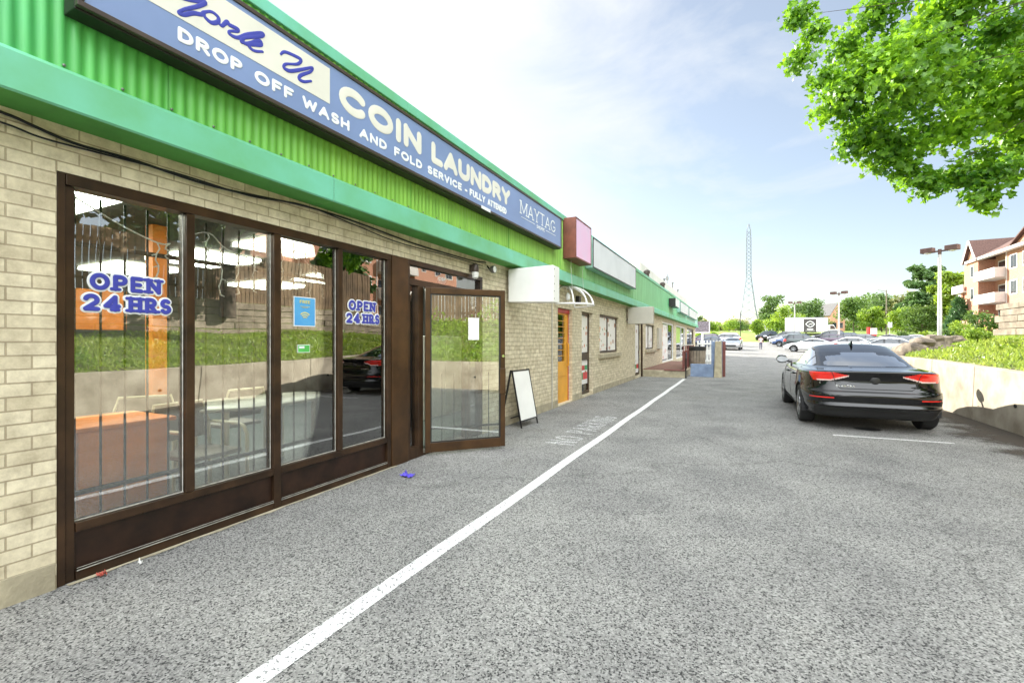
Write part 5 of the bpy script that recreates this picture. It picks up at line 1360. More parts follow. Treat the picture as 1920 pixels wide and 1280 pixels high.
far_car(1508, 54, -96, 'suv', 'green', 'dark minivan with red tail lamp facing away from the lane', 1.0)
far_car(1520, 44.5, 80, 'sedan', 'white', 'low white sedan nose out at the near left of the lot', 1.0)
far_car(1553, 72, 84, 'suv', 'black', 'black four wheel drive in front of the white box truck', 1.05)
far_car(1578, 64, 86, 'suv', 'navy', 'navy sport utility car right of the black four wheel drive', .95)
far_car(1584, 46, 84, 'hatch', 'white', 'white car with green tinted windows behind the second lamp post', 1.0)
far_car(1652, 37, 82, 'hatch', 'light', 'large light grey hatchback just above the black sedan roof', 1.05)
far_car(1640, 47, 84, 'sedan', 'white', 'white sedan with a dark roof line behind the grey hatchback', 1.0)
far_car(1664, 66, 70, 'sedan', 'cream', 'cream sedan near the red and white sign', 1.0)
far_car(1705, 60, 80, 'hatch', 'white', 'white hatchback left of the silver pickup truck', 1.0)
far_car(1718, 43, 84, 'suv', 'silver', 'silver car half hidden behind the rocks', .92)
far_car(1727, 55, 86, 'sedan', 'white', 'white sedan in front of the silver pickup truck', 1.0)
far_car(1786, 58, 84, 'pickup', 'silver', 'silver pickup truck behind the big lamp post', 1.0)
far_car(1800, 47, 84, 'hatch', 'light', 'pale car roof just visible under the bushes on the bank', 1.0)
far_car(1602, 57, 84, 'suv', 'grey', 'dark grey sport utility car just right of the middle lamp post', .95)
far_car(1622, 62, 84, 'sedan', 'black', 'black sedan in front of the red and white sign', 1.0)
far_car(1552, 61, 84, 'hatch', 'plum', 'plum hatchback left of the middle lamp post', 1.0)
far_car(1684, 52, 84, 'suv', 'grey', 'dark grey car between the white hatchback and the rocks', .9)
far_car(1318, 58, 96, 'suv', 'plum', 'plum coloured car left of the white post sign', .95)
far_car(1330, 52, 92, 'sedan', 'navy', 'dark blue sedan with red tail lamps behind the picket fence', 1.0)
far_car(1356, 60, 95, 'suv', 'white', 'white van shaped car behind the silver moving sedan', 1.0)

# ------------------------------------------------------------------ trees and plants
def leaf_cloud(centres, radii, n, size, seed, shape='quad', squash=1.0, outer=.55):
    """n leaves spread through the given clumps; returns vertices and faces"""
    g = np.random.RandomState(seed)
    c = np.array(centres, dtype=float); r = np.array(radii, dtype=float)
    wgt = r ** 2; idx = g.choice(len(c), n, p=wgt / wgt.sum())
    d = g.normal(size=(n, 3)); d /= np.linalg.norm(d, axis=1, keepdims=True)
    rad = r[idx] * (outer + (1 - outer) * g.rand(n)) * (0.85 + .3 * g.rand(n))
    p = c[idx] + d * rad[:, None] * np.array([1, 1, squash])
    nrm = d * .6 + g.normal(size=(n, 3)) * .7; nrm[:, 2] += .35; nrm /= np.linalg.norm(nrm, axis=1, keepdims=True)
    a = np.cross(nrm, g.normal(size=(n, 3))); a /= np.linalg.norm(a, axis=1, keepdims=True) + 1e-9
    b = np.cross(nrm, a)
    s = size * (.6 + .8 * g.rand(n))[:, None]
    if shape == 'quad':
        prof = [(-.5, 0), (0, -.32), (.55, 0), (0, .32)]
    elif shape == 'maple':
        prof = [(-.45, -.05), (-.38, -.42), (-.1, -.30), (.12, -.52), (.18, -.2), (.58, 0), (.18, .2), (.12, .52), (-.1, .30), (-.38, .42), (-.45, .05)]
    elif shape == 'needle':
        prof = [(-.7, -.10), (.7, -.06), (.7, .06), (-.7, .10)]
    k = len(prof)
    V = np.zeros((n, k, 3))
    for j, (u, v_) in enumerate(prof):
        V[:, j] = p + a * s * u + b * s * v_ + nrm * s * (.22 * abs(v_) - .10 * u * u)
    return V.reshape(-1, 3), np.arange(n * k).reshape(n, k)

LEAF = {
    'maple': leaf_mat('maple_leaf', (.03, .14, .008), (.23, .45, .02), .40, .9),
    'lime': leaf_mat('lime_leaf', (.13, .24, .02), (.28, .40, .04), .45, .5),
    'mid': leaf_mat('mid_leaf', (.05, .12, .02), (.14, .23, .04), .35, .4),
    'dark': leaf_mat('dark_leaf', (.05, .11, .025), (.14, .23, .05), .25, .4),
    'olive': leaf_mat('olive_leaf', (.12, .14, .035), (.22, .24, .07), .3, .5),
    'pine': leaf_mat('pine_needle', (.045, .11, .03), (.13, .23, .06), .2, .5),
    'spruce': leaf_mat('spruce_needle', (.035, .10, .035), (.09, .20, .06), .2, .8),
}
GRP = 'trees beyond the lot'
def tree(name, lab, pos, h, w, leaf, kind='round', seed=1, n=1600, size=None, group=GRP, trunk=.22, shape='quad'):
    x, y, z = pos; g = np.random.RandomState(seed)
    t = thing(name, lab, 'tree', (x, y, z), group)
    size = size or max(.3, h * .052)
    cs, rs = [], []
    th = h * trunk
    if kind == 'round':
        for _ in range(24):
            q = g.normal(size=3); q /= np.linalg.norm(q); f_ = g.rand() ** .4
            cs.append((x + q[0] * f_ * w * .36, y + q[1] * f_ * w * .36, z + th + (h - th) * (.5 + .36 * q[2] * f_))); rs.append(w * g.uniform(.11, .2))
        sq = .85
    elif kind == 'pine':
        for k in range(26):
            f_ = k / 25; zz = z + th + (h - th) * f_ * .95; rr_ = w * .45 * (1 - .55 * f_) * g.uniform(.45, 1.05); a = g.rand() * 6.28
            cs.append((x + rr_ * math.cos(a), y + rr_ * math.sin(a), zz)); rs.append(w * g.uniform(.15, .24) * (1 - .3 * f_))
        sq = .5
    else:                        # spruce
        for k in range(40):
            f_ = (k / 39); zz = z + h * (.06 + .9 * f_); rr_ = w * .42 * (1 - f_) * g.uniform(.5, 1.0); a = k * 2.4
            cs.append((x + rr_ * math.cos(a), y + rr_ * math.sin(a), zz)); rs.append(w * (.05 + .16 * (1 - f_)))
        sq = .55
    V, Fc = leaf_cloud(cs, rs, n, size, seed, shape, sq, .3)
    link_mesh('crown', V, Fc.tolist(), None, LEAF[leaf], t)
    tm = MB(); top = z + h * (.8 if kind != 'spruce' else .95); q = [(x + .06 * w * math.sin(k * 1.3 + seed) * (k > 0) * .4, y, z - .3 + (top - z + .3) * k / 6) for k in range(7)]
    r0 = max(.07, h * .016)
    tm.tube(q, [r0 * (1 - .8 * k / 6) for k in range(7)], 8)
    for i in range(0, len(cs), 3):
        f_ = min(1, max(.15, (cs[i][2] - z) / (top - z) - .12)); b = q[min(6, int(f_ * 6))]
        tm.tube([b, tuple((b[j] + cs[i][j]) / 2 + (.05 * h if j == 2 else 0) * .3 for j in range(3)), cs[i]], [r0 * .35, r0 * .25, r0 * .1], 5)
    tm.build('trunk', M['bark'], t, smooth=True)
    return t
def ptree(px, ytop, ybase, wpx, z, leaf, kind, lab, seed, name='broadleaf_tree', n=1500, **k):
    p = at(px, ybase, z); g = terrain(p.x, p.y) if z > 40 else p.z
    n = int(n * 1.7); wpx *= 1.22; k['trunk'] = k.get('trunk', .22) * .6
    top = H - (ytop - 640) * z / F
    return tree(name, lab, (p.x, p.y, g), top - g, wpx * z / F, leaf, kind, seed, n, **k)
ptree(1455, 553, 622, 66, 104, 'dark', 'pine', 'dark pointed pine at the left of the clump behind the box truck', 3, 'pine_tree', 2200)
ptree(1513, 556, 620, 72, 110, 'dark', 'round', 'dark broad tree behind the white box truck', 4, n=2600)
ptree(1466, 572, 628, 58, 94, 'lime', 'round', 'yellow green tree left of the white box truck', 5, n=2600, trunk=.1)
ptree(1510, 585, 622, 36, 100, 'lime', 'round', 'small bright green tree just above the box truck', 6, n=1200)
ptree(1418, 598, 632, 30, 82, 'lime', 'round', 'young bright tree with a thin trunk on the grass field', 7, n=1200, trunk=.35)
ptree(1388, 600, 625, 30, 130, 'mid', 'round', 'mid green tree behind the foot of the lattice tower', 8, n=1000)
ptree(1368, 596, 622, 34, 125, 'lime', 'round', 'bright green tree right of the post sign', 9, n=1200)
ptree(1335, 598, 626, 30, 110, 'lime', 'round', 'bright green tree just behind the post sign', 10, n=1200)
ptree(1312, 588, 628, 20, 100, 'dark', 'round', 'small dark tree peeking over the far plaza corner', 11, n=800)
ptree(1352, 606, 626, 26, 140, 'olive', 'round', 'low grey green tree between two bright trees', 12, n=800)
ptree(1404, 606, 626, 26, 150, 'olive', 'round', 'pale far tree right of the tower foot', 13, n=800)
ptree(1545, 590, 622, 34, 115, 'mid', 'round', 'mid green tree right behind the box truck cab', 14, n=1200)
ptree(1602, 552, 622, 66, 118, 'mid', 'round', 'big round green tree right of the second lamp post', 15, n=2600)
ptree(1655, 546, 618, 78, 126, 'dark', 'round', 'broad dark green tree behind the utility pole', 16, n=2800)
ptree(1700, 548, 618, 66, 120, 'olive', 'round', 'brownish green tree left of the tall pine', 17, n=2400)
ptree(1634, 568, 620, 46, 98, 'lime', 'round', 'bright lime tree above the red and white sign', 18, n=2200)
ptree(1690, 572, 620, 46, 88, 'lime', 'round', 'yellow green tree beneath the brownish tree', 19, n=2000)
ptree(1736, 497, 618, 72, 92, 'pine', 'pine', 'tall layered pine just left of the big lamp post', 20, 'pine_tree', 7000, trunk=.25)
ptree(1730, 566, 622, 62, 80, 'mid', 'round', 'leafy tree in front of the tall pine', 21, n=2400, trunk=.1)
ptree(1780, 490, 612, 64, 78, 'lime', 'round', 'tall yellow green tree beside the apartment block', 22, n=4200, trunk=.08)
ptree(1778, 520, 612, 50, 88, 'mid', 'round', 'green tree behind the big lamp post', 23, n=2600, trunk=.08)
ptree(1798, 556, 622, 50, 64, 'spruce', 'spruce', 'dark spruce in front of the apartment block', 24, 'spruce_tree', 3200, shape='needle', size=.7)
for i, (px, yb, wpx, z, lf, lab) in enumerate((
        (1745, 622, 46, 66, 'lime', 'yellow flowering shrub left of the big lamp post'), (1700, 622, 34, 74, 'mid', 'green shrub left of the yellow flowering shrub'),
        (1765, 620, 30, 60, 'mid', 'round shrub just right of the big lamp post'), (1320, 632, 34, 66, 'lime', 'yellow green shrub behind the dark blue sedan'), (1344, 634, 26, 72, 'lime', 'small yellow green shrub behind the white van shaped car'))):
    p = at(px, yb, z); g = terrain(p.x, p.y); w_ = wpx * z / F
    V, Fc = leaf_cloud([(p.x + w_ * .3 * math.sin(k * 2.4), p.y + .3 * math.cos(k * 2.4), g + .5 + .35 * (k % 3)) for k in range(7)], [w_ * .2] * 7, 700, .3, 40 + i, 'quad', .8, .3)
    link_mesh('shrub', V, Fc.tolist(), None, LEAF[lf], None, label=lab, cat='shrub', group='shrubs around the lot')
# wood on the skyline
pts = [at(px, 625, 190) for px in range(1290, 1760, 7)]
V, Fc = leaf_cloud([(p.x, p.y, terrain(p.x, p.y) + 1.5 + 1.5 * math.sin(i * 1.7) + 1.2 * math.sin(i * .6)) for i, p in enumerate(pts)], [3.2] * len(pts), 5200, 1.2, 77, 'quad', .9, .3)
link_mesh('far_wood', V, Fc.tolist(), None, LEAF['olive'], None, label='low far off wood along the skyline behind the grass field', cat='wood', kind='stuff')

pts = [at(px, 625, 150) for px in range(1572, 1790, 6)]
V, Fc = leaf_cloud([(p.x, p.y, terrain(p.x, p.y) + 2.5 + 2.2 * (i % 4) + 1.5 * math.sin(i * 1.3)) for i, p in enumerate(pts)], [3.0] * len(pts), 6500, .95, 78, 'quad', .9, .3)
link_mesh('far_wood', V, Fc.tolist(), None, LEAF['mid'], None, label='taller far off wood filling the gaps between trees right of the box truck', cat='wood', kind='stuff')

# trees behind the board fence (they show in the shop glass)
for i, (x, y, h, w_, lf, kd) in enumerate(((12.5, -9, 10, 7, 'dark', 'round'), (12, -3, 8, 6, 'pine', 'pine'), (13, 3, 11, 7.5, 'dark', 'round'), (12, 8.5, 9, 6, 'pine', 'pine'), (13.5, 13.5, 10.5, 7, 'mid', 'round'), (12.5, 18.5, 7.5, 5, 'pine', 'pine'), (10.9, 6.2, 7.5, 5, 'lime', 'round'), (11.0, 11.0, 7, 4.5, 'mid', 'round'), (10.8, .2, 7, 5, 'lime', 'round'), (17, 14, 12, 8, 'dark', 'round'))):
    tree('pine_tree' if kd == 'pine' else 'broadleaf_tree', ['dark tree behind the near end of the board fence', 'short pine behind the board fence near the door reflection', 'tall dark tree behind the middle of the board fence', 'pine behind the board fence across from the windows', 'mid green tree behind the far part of the board fence', 'pine past the far end of the board fence', 'bright tree close behind the middle of the board fence', 'mid green tree close behind the fence opposite the entrance', 'bright tree close behind the fence opposite the leftmost pane', 'tall dark tree set back behind the fence'][i],
         (x, y, 2.6), h, w_, lf, kd, 60 + i, 2600, .42, 'trees behind the board fence')

for i, (x, y, h, w_, lf) in enumerate(((-4, -34, 11, 9, 'mid'), (4, -38, 13, 10, 'dark'), (12, -33, 12, 9, 'mid'), (20, -36, 13, 10, 'dark'))):
    tree('broadleaf_tree', ['leftmost tree of the row behind the viewer', 'tall dark tree in the row behind the viewer', 'mid green tree in the row behind the viewer', 'rightmost dark tree of the row behind the viewer'][i], (x, y, 0), h, w_, lf, 'round', 160 + i, 3000, .6, 'trees behind the viewer', trunk=.1)

# near maple whose branches hang into the upper right
mt = thing('maple_tree', 'big leafy maple overhanging the lane from the upper right', 'tree', (8.0, 9.2, 2.6))
out = [(1492, 30, 9.2), (1500, 110, 9.3), (1530, 60, 9.6), (1545, 150, 9.2), (1570, 200, 9.0), (1590, 90, 10), (1600, 170, 8.6), (1615, 262, 8.8), (1640, 225, 9.4), (1640, 120, 8.4), (1650, 20, 9), (1672, 285, 8.6), (1690, 200, 9.8), (1705, 320, 8.4), (1700, 100, 10.5), (1735, 345, 8.2), (1740, 250, 9.4), (1760, 150, 8.2), (1760, 40, 9.5), (1790, 330, 8.2), (1800, 240, 8.2), (1820, 120, 9.6), (1835, 340, 7.9), (1845, 372, 7.7), (1850, 300, 8.8), (1870, 200, 8.2), (1870, 60, 8.4), (1890, 320, 7.6), (1905, 250, 9), (1915, 130, 7.6), (1930, 300, 8), (1960, 200, 8), (1960, 60, 9), (2000, 280, 7.6), (2050, 180, 8), (2060, 320, 7.4), (2100, 60, 8)]
g = np.random.RandomState(9); cs = []; rs = []
for x, y, z in out:
    cs.append(tuple(at(x, y, z))); rs.append(.56 if y < 300 and x > 1560 else .36)
for _ in range(60):            # inner, upper crown
    x = g.uniform(1560, 2100); y = g.uniform(-700, 230); z = g.uniform(7.6, 11.5)
    if y > -260 and x < 1640 - y * .2: x += 120
    cs.append(tuple(at(x, y, z))); rs.append(.72)
for _ in range(26):            # crown over the trunk, out of the photo
    q = g.normal(size=3); q /= np.linalg.norm(q)
    cs.append((8.4 + 2.6 * q[0], 8.6 + 2.8 * q[1], 8.2 + 2.4 * q[2])); rs.append(.9)
V, Fc = leaf_cloud(cs, rs, 95000, .115, 21, 'maple', .85, .15)
link_mesh('crown', V, Fc.tolist(), None, LEAF['maple'], mt)
tm = MB(); tr = [(8.0, 9.2, 2.2), (8.02, 9.25, 3.4), (7.9, 9.3, 4.6), (7.9, 9.35, 6.2), (8.0, 9.3, 8.5)]
tm.tube(tr, [.24, .21, .19, .15, .06], 10)
for i, c_ in enumerate(cs[:len(out) + 60]):
    if i % 3: continue
    b = Vector(tr[2 + (i % 2)]); e = Vector(c_)
    mid = (b + e) / 2 + Vector((0, 0, .5))
    q = smooth_pts([(b.x, b.y), (mid.x, mid.y), (e.x, e.y)], 4); zq = smooth_pts([(0, b.z), (1, mid.z), (2, e.z)], 4)
    tm.tube([(a[0], a[1], z_[1]) for a, z_ in zip(q, zq)], [.016 * (1 - .85 * k / 8) for k in range(len(q))], 5)
tm.build('trunk', M['bark'], mt, smooth=True)

# grass and weeds on the bank
g = np.random.RandomState(31)
nB = 95000
yb_ = g.uniform(-14, 43, nB); keep = g.rand(nB) < np.clip(1.25 - np.abs(yb_ - 8) / 60, .3, 1); yb_ = yb_[keep]
db_ = g.uniform(-.05, 4.25, len(yb_)) ** 1.0
xb_ = np.array([bank_left(a) for a in yb_]) + db_
zb_ = np.array([bank_z(a, b) for a, b in zip(xb_, yb_)])
n = len(xb_); hgt = g.uniform(.03, .11, n) * (1 + .8 * (np.sin(xb_ * 3.1) * np.sin(yb_ * 2.3) > .4)); ang = g.uniform(0, 6.28, n); wd = g.uniform(.012, .03, n); lean = g.normal(0, .06, (n, 2))
V = np.zeros((n, 3, 3)); base_ = np.stack([xb_, yb_, zb_ - .01], 1)
V[:, 0] = base_ + np.stack([np.cos(ang) * wd, np.sin(ang) * wd, np.zeros(n)], 1); V[:, 1] = base_ - np.stack([np.cos(ang) * wd, np.sin(ang) * wd, np.zeros(n)], 1)
V[:, 2] = base_ + np.stack([lean[:, 0], lean[:, 1], hgt], 1)
link_mesh('bank_grass', V.reshape(-1, 3), np.arange(n * 3).reshape(n, 3).tolist(), None, leaf_mat('grass_blade', (.15, .25, .03), (.34, .42, .08), .4, .9), None, label='rough green grass growing on the bank', cat='grass', kind='stuff')
# low leafy weeds, denser toward the near end
nW = 13000; cs = []
yw = np.concatenate([g.uniform(-12, 4.5, 11200), g.uniform(4.5, 24, 1800)]); dw = g.uniform(0, 4.2, nW)
c_ = np.array([(bank_left(a) + b, a, bank_z(bank_left(a) + b, a) + .04 + .28 * g.rand() ** 2 * (1 if a < 4.5 else .5) + (.75 * g.rand() * max(0, math.sin(a * 1.9) + .35) * (b > 2.8) if a < 4.5 else 0)) for a, b in zip(yw, dw)])
V, Fc = leaf_cloud(c_, np.full(nW, .03), nW, .10, 33, 'quad', 1, .2)
link_mesh('bank_weeds', V, Fc.tolist(), None, LEAF['lime'], None, label='leafy weeds and creepers covering the bank', cat='weeds', kind='stuff')
for i, (px, py, z, s, lab) in enumerate(((1815, 618, 30, 1.2, 'rounded green bush on the bank left of the timber wall'), (1845, 600, 26, 1.1, 'taller bush on the bank against the timber wall end'), (1836, 628, 22, .7, 'small low bush in front of the timber wall end'), (1786, 632, 34, .7, 'low bush right of the lamp post foot'), (1756, 634, 33, .3, 'tuft of grass at the foot of the big lamp post'))):
    p = at(px, py, z); zz = bank_z(p.x, p.y) if p.x > bank_left(p.y) else terrain(p.x, p.y)
    V, Fc = leaf_cloud([(p.x + s * .5 * math.sin(k * 2.4), p.y + s * .4 * math.cos(k * 2.4), max(zz, p.z - s * .5) + s * (.2 + .25 * (k % 3))) for k in range(9)], [s * .38] * 9, 1300, .13, 50 + i, 'quad', .9, .2)
    link_mesh('shrub', V, Fc.tolist(), None, LEAF['mid' if i % 2 else 'lime'], None, label=lab, cat='shrub', group='shrubs on the bank')

# rocks along the end of the bank
def rock(p, s, lab, seed):
    g = np.random.RandomState(seed); m = MB(); nu, nv = 16, 10
    ph = g.uniform(0, 6, 8)
    v = []; f = []
    for j in range(nv + 1):
        for i in range(nu):
            a = 2 * math.pi * i / nu; b = math.pi * (j / nv - .5)
            x, y, z = math.cos(a) * math.cos(b), math.sin(a) * math.cos(b), math.sin(b)
            r = 1 + .16 * math.sin(3 * x + ph[0]) + .14 * math.sin(4 * y + ph[1]) + .13 * math.sin(5 * z + ph[2]) + .08 * math.sin(9 * x + 7 * y + ph[3]) + .06 * math.sin(14 * z + 9 * y + ph[4])
            q = lambda t: math.copysign(abs(t) ** .7, t)
            v.append((p[0] + q(x) * r * s[0], p[1] + q(y) * r * s[1], p[2] + q(z) * r * s[2]))
    for j in range(nv):
        for i in range(nu): f.append((j * nu + i, j * nu + (i + 1) % nu, (j + 1) * nu + (i + 1) % nu, (j + 1) * nu + i))
    link_mesh('boulder', v, f, None, M['rock'], None, True, label=lab, cat='rock', group='boulders along the bank edge')
for i, (px, py, z, sx, sz_, lab) in enumerate(((1712, 658, 17, .55, .20, 'nearest boulder at the end of the concrete wall'), (1730, 648, 19, .5, .20, 'second boulder up the bank edge'), (1745, 645, 22, .6, .22, 'long boulder in the middle of the bank edge'), (1764, 642, 25, .55, .20, 'boulder below the big lamp post'), (1784, 640, 28, .6, .2, 'farthest boulder right of the lamp post foot'), (1728, 660, 17.5, .45, .17, 'small boulder tucked under the second one'))):
    p = at(px, py, z); rock((p.x, p.y, p.z), (sx * .8, sx * 1.3, sz_ * 1.5), lab, 80 + i)

# ------------------------------------------------------------------ lamp posts, poles, signs, tower
def lamp_post(px, ytop, z, lab, s=1.0, ybase=None, heads=((-1, .9), (1, 1.0)), rot=0):
    p = at(px, 640, z); g = terrain(p.x, p.y) if ybase is None else H - (ybase - 640) * z / F
    top = H - (ytop - 640) * z / F
    t = thing('lamp_post', lab, 'lamp post', (p.x, p.y, g), 'twin headed lamp posts'); h = top - g
    m = MB(); m.lathe([(.125, -.4), (.125, h * .3), (.10, h * .6), (.08, h)], (p.x, p.y, g), 14); m.lathe([(.13, 0), (.13, .05)], (p.x, p.y, g + h * .28), 14); m.build('pole', M['pole_grey'], t, smooth=True)
    ax = Vector((math.cos(rot), math.sin(rot), 0)); c_ = Vector((p.x, p.y, top))
    m = MB(); m.bar(c_ - ax * .55 + Vector((0, 0, -.03)), c_ + ax * .55 + Vector((0, 0, -.03)), .1, .1); m.lathe([(.1, -.25), (.1, .1)], tuple(c_), 10); m.build('cross_arm', M['lamp_brown'], t)
    for sgn, sc_ in heads:
        q = c_ + ax * sgn * .66
        m = MB(); d = ax * .34; w_ = Vector((-ax.y, ax.x, 0)) * .24
        pts = [q - d - w_, q + d - w_, q + d + w_, q - d + w_]
        m.hexa([a + Vector((0, 0, -.07)) for a in pts] + [a + Vector((0, 0, .27)) for a in pts]); hd = m.build('lamp_head', M['lamp_brown'], t, bevel=.02)
        m = MB(); m.lathe([(.04, -.16), (.22, -.10), (.22, -.072)], tuple(q), 14); m.build('lens', M['lens'], hd, smooth=True)
lamp_post(1762, 470, 31, 'tallest looking twin headed lamp post beside the bank boulders', ybase=632, rot=R(-38))
lamp_post(1573, 550, 62, 'middle twin headed lamp post among the parked cars', rot=R(-30))
lamp_post(1490, 568, 80, 'farthest twin headed lamp post in front of the box truck', rot=R(0))
p = at(1662, 640, 96); g0 = terrain(p.x, p.y); m = MB(); m.lathe([(.16, -.3), (.10, 9.9)], (p.x, p.y, g0), 10); m.tube([(p.x, p.y, g0 + 9.6), (p.x - 1.5, p.y, g0 + 10.0)], .05, 6); m.build('utility_pole', M['timber'], smooth=True, label='slim grey utility pole in front of the broad dark tree', cat='pole')
p = at(1388, 640, 84); g0 = terrain(p.x, p.y); m = MB(); m.lathe([(.07, -.3), (.05, 5.0)], (p.x, p.y, g0), 8); m.build('thin_pole', M['black_steel'], smooth=True, label='thin dark pole at the edge of the grass field', cat='pole')
p = at(1635, 640, 74); g0 = terrain(p.x, p.y); t = thing('red_sign', 'red and white pylon sign at the far edge of the lot', 'sign', (p.x, p.y, g0))
ux = Vector((CP, SP, 0)); uy = Vector((-SP, CP, 0))
def fbox(mb, c, x0, x1, z0, z1, d=.2, m=0):
    mb.hexa([c + ux * a + uy * b + Vector((0, 0, zz)) for zz in (z0, z1) for a, b in ((x0, -d), (x1, -d), (x1, d), (x0, d))], m)
c0 = Vector((p.x, p.y, g0))
m = MB(); fbox(m, c0, -.72, -.45, 0, 2.25, .22); m.build('red_upright', M['red'], t)
m = MB(); c1 = c0; m.hexa([c1 + ux * a + uy * b + Vector((0, 0, zz)) for zz, k in ((.55, .3), (1.05, 1)) for a, b in ((-.44, -.15), (.2 + .55 * k, -.15), (.2 + .55 * k, .15), (-.44, .15))]); m.build('red_base', M['red'], t)
m = MB(); fbox(m, c0, -.44, .72, 1.06, 2.1, .15); m.build('white_panel', M['white_paint'], t)
m = MB(); fbox(m, c0, -.2, -.05, 0, .56, .1); m.build('post', M['white_paint'], t)
p = at(1668, 640, 88); g0 = terrain(p.x, p.y); t = thing('road_sign', 'small white road sign on a pole right of the utility pole', 'sign', (p.x, p.y, g0)); c0 = Vector((p.x, p.y, g0))
m = MB(); fbox(m, c0, -.04, .04, 0, 3, .04); m.build('pole', M['pole_grey'], t); m = MB(); fbox(m, c0 - uy * .1, -.4, .4, 2.0, 3.1, .03); m.build('sign_plate', M['white_paint'], t)

TZ = 215.0; tp = at(1404, 640, TZ); tb_ = terrain(tp.x, tp.y)
tt = thing('lattice_tower', 'tall thin steel lattice transmission tower against the sky', 'tower', (tp.x, tp.y, tb_))
def tw_w(z): return float(np.interp(z, [0, 14, 28, 46, 50, 53], [10.0, 5.4, 2.0, 1.9, 1.5, .1])) / 2
TH = 53.0 - 1
legs = MB()
for sx in (-1, 1):
    for sy in (-1, 1):
        lm = MB(); lm.tube([(tp.x + sx * tw_w(z), tp.y + sy * tw_w(z), tb_ - 2 + z) for z in (0, 14, 28, 46, 50, 53)], .19, 5); lm.build('leg', M['steel_tower'], tt)
brc = MB(); lv = [0, 5, 10, 14, 17.5, 20.5, 23.5, 26, 28] + list(np.arange(29.8, 50.5, 1.8))
for a, b in zip(lv[:-1], lv[1:]):
    wa, wb_ = tw_w(a), tw_w(b)
    for (x0, y0, x1, y1) in ((-1, -1, 1, -1), (-1, 1, 1, 1), (-1, -1, -1, 1), (1, -1, 1, 1)):
        brc.tube([(tp.x + x0 * wa, tp.y + y0 * wa, tb_ - 2 + a), (tp.x + x1 * wb_, tp.y + y1 * wb_, tb_ - 2 + b)], .085, 4)
        brc.tube([(tp.x + x1 * wa, tp.y + y1 * wa, tb_ - 2 + a), (tp.x + x0 * wb_, tp.y + y0 * wb_, tb_ - 2 + b)], .085, 4)
brc.build('bracing', M['steel_tower'], tt)

# ------------------------------------------------------------------ box truck
p = at(1516, 640, 84); g0 = terrain(p.x, p.y) + .1
bt = thing('box_truck', 'white box truck with a dark square emblem parked behind the cars', 'truck', (p.x, p.y, g0)); c0 = Vector((p.x, p.y, g0))
m = MB(); fbox(m, c0, -3.7, 2.85, 1.05, 3.75, 1.2); m.build('cargo_box', M['white_paint'], bt, bevel=.18)
m = MB(); fbox(m, c0 - uy * 1.225, -1.65, .62, 1.1, 3.5, .012); pan = m.build('emblem_panel', P('charcoal_vinyl', (.07, .065, .07), .5), bt)
m = MB(); dia = [(-.51 + a, 2.55 + b) for a, b in ((-.8, 0), (-.45, .35), (0, .55), (.45, .35), (.8, 0), (.45, -.35), (0, -.55), (-.45, -.35), (-.8, 0))]
pl_ = lambda u, v_, w_: tuple(c0 - uy * (1.245 + w_) + ux * u + Vector((0, 0, v_)))
add_strokes(m, [(dia, .13)], pl_); add_strokes(m, [([(-.75, 2.45), (-.5, 2.62), (-.3, 2.5), (-.1, 2.66)], .1), ([(-1.0, 1.62), (-.05, 1.62)], .22), ([(-1.3, 1.36), (.28, 1.36)], .05)], pl_); m.build('emblem', M['white_vinyl'], pan)
m = MB(); m.hexa([c0 + ux * a + uy * b + Vector((0, 0, zz)) for zz, e in ((.55, 4.75), (1.6, 4.7)) for a, b in ((3.0, -1.05), (e, -1.05), (e, 1.05), (3.0, 1.05))]); m.hexa([c0 + ux * a + uy * b + Vector((0, 0, zz)) for zz, e in ((1.6, 4.45), (2.45, 3.9)) for a, b in ((3.0, -1.05), (e, -1.05), (e, 1.05), (3.0, 1.05))]); m.build('cab', M['white_paint'], bt, bevel=.06)
m = MB(); m.hexa([c0 + ux * a - uy * 1.07 + uy * b + Vector((0, 0, zz)) for zz, e in ((1.65, 4.3), (2.3, 3.85)) for a, b in ((3.25, 0), (e, 0), (e, .03), (3.25, .03))]); m.build('cab_window', M['far_car_glass'], bt)
m = MB(); fbox(m, c0, -3.4, 4.5, .55, .85, .5); m.build('chassis', M['black_trim'], bt)
for a in (-2.2, 3.8):
    for b in (-1, 1):
        m = MB(); q = c0 + ux * a + uy * b * .95 + Vector((0, 0, .42)); m.tube([q - uy * .14, q + uy * .14], .42, 18); m.build('wheel', M['rubber'], bt)

# ------------------------------------------------------------------ person walking in the lane
p = at(1426.5, 640, 50); g0 = terrain(p.x, p.y)
pr = thing('person', 'person in a pale pink top and dark trousers with a bag walking up the lane', 'person', (p.x, p.y, g0))
J = dict(pel=(0, 0, .80), spi=(0, .0, .95), che=(0, .0, 1.14), nec=(0, .0, 1.27), hea=(0, -.01, 1.36), cro=(0, -.01, 1.46), ls=(-.16, 0, 1.20), le=(-.21, .03, .98), lh=(-.20, -.06, .80), rs=(.16, 0, 1.20), re=(.20, -.02, .98), rh=(.17, -.12, .86),
         lt=(-.08, 0, .76), lk=(-.085, -.10, .43), la=(-.085, -.02, .07), lf=(-.085, -.16, .03), rt=(.08, 0, .76), rk=(.085, .02, .43), ra=(.085, .16, .09), rf=(.085, .06, .03))
ks = list(J); edges = [('pel', 'spi'), ('spi', 'che'), ('che', 'nec'), ('nec', 'hea'), ('hea', 'cro'), ('che', 'ls'), ('ls', 'le'), ('le', 'lh'), ('che', 'rs'), ('rs', 're'), ('re', 'rh'), ('pel', 'lt'), ('lt', 'lk'), ('lk', 'la'), ('la', 'lf'), ('pel', 'rt'), ('rt', 'rk'), ('rk', 'ra'), ('ra', 'rf')]
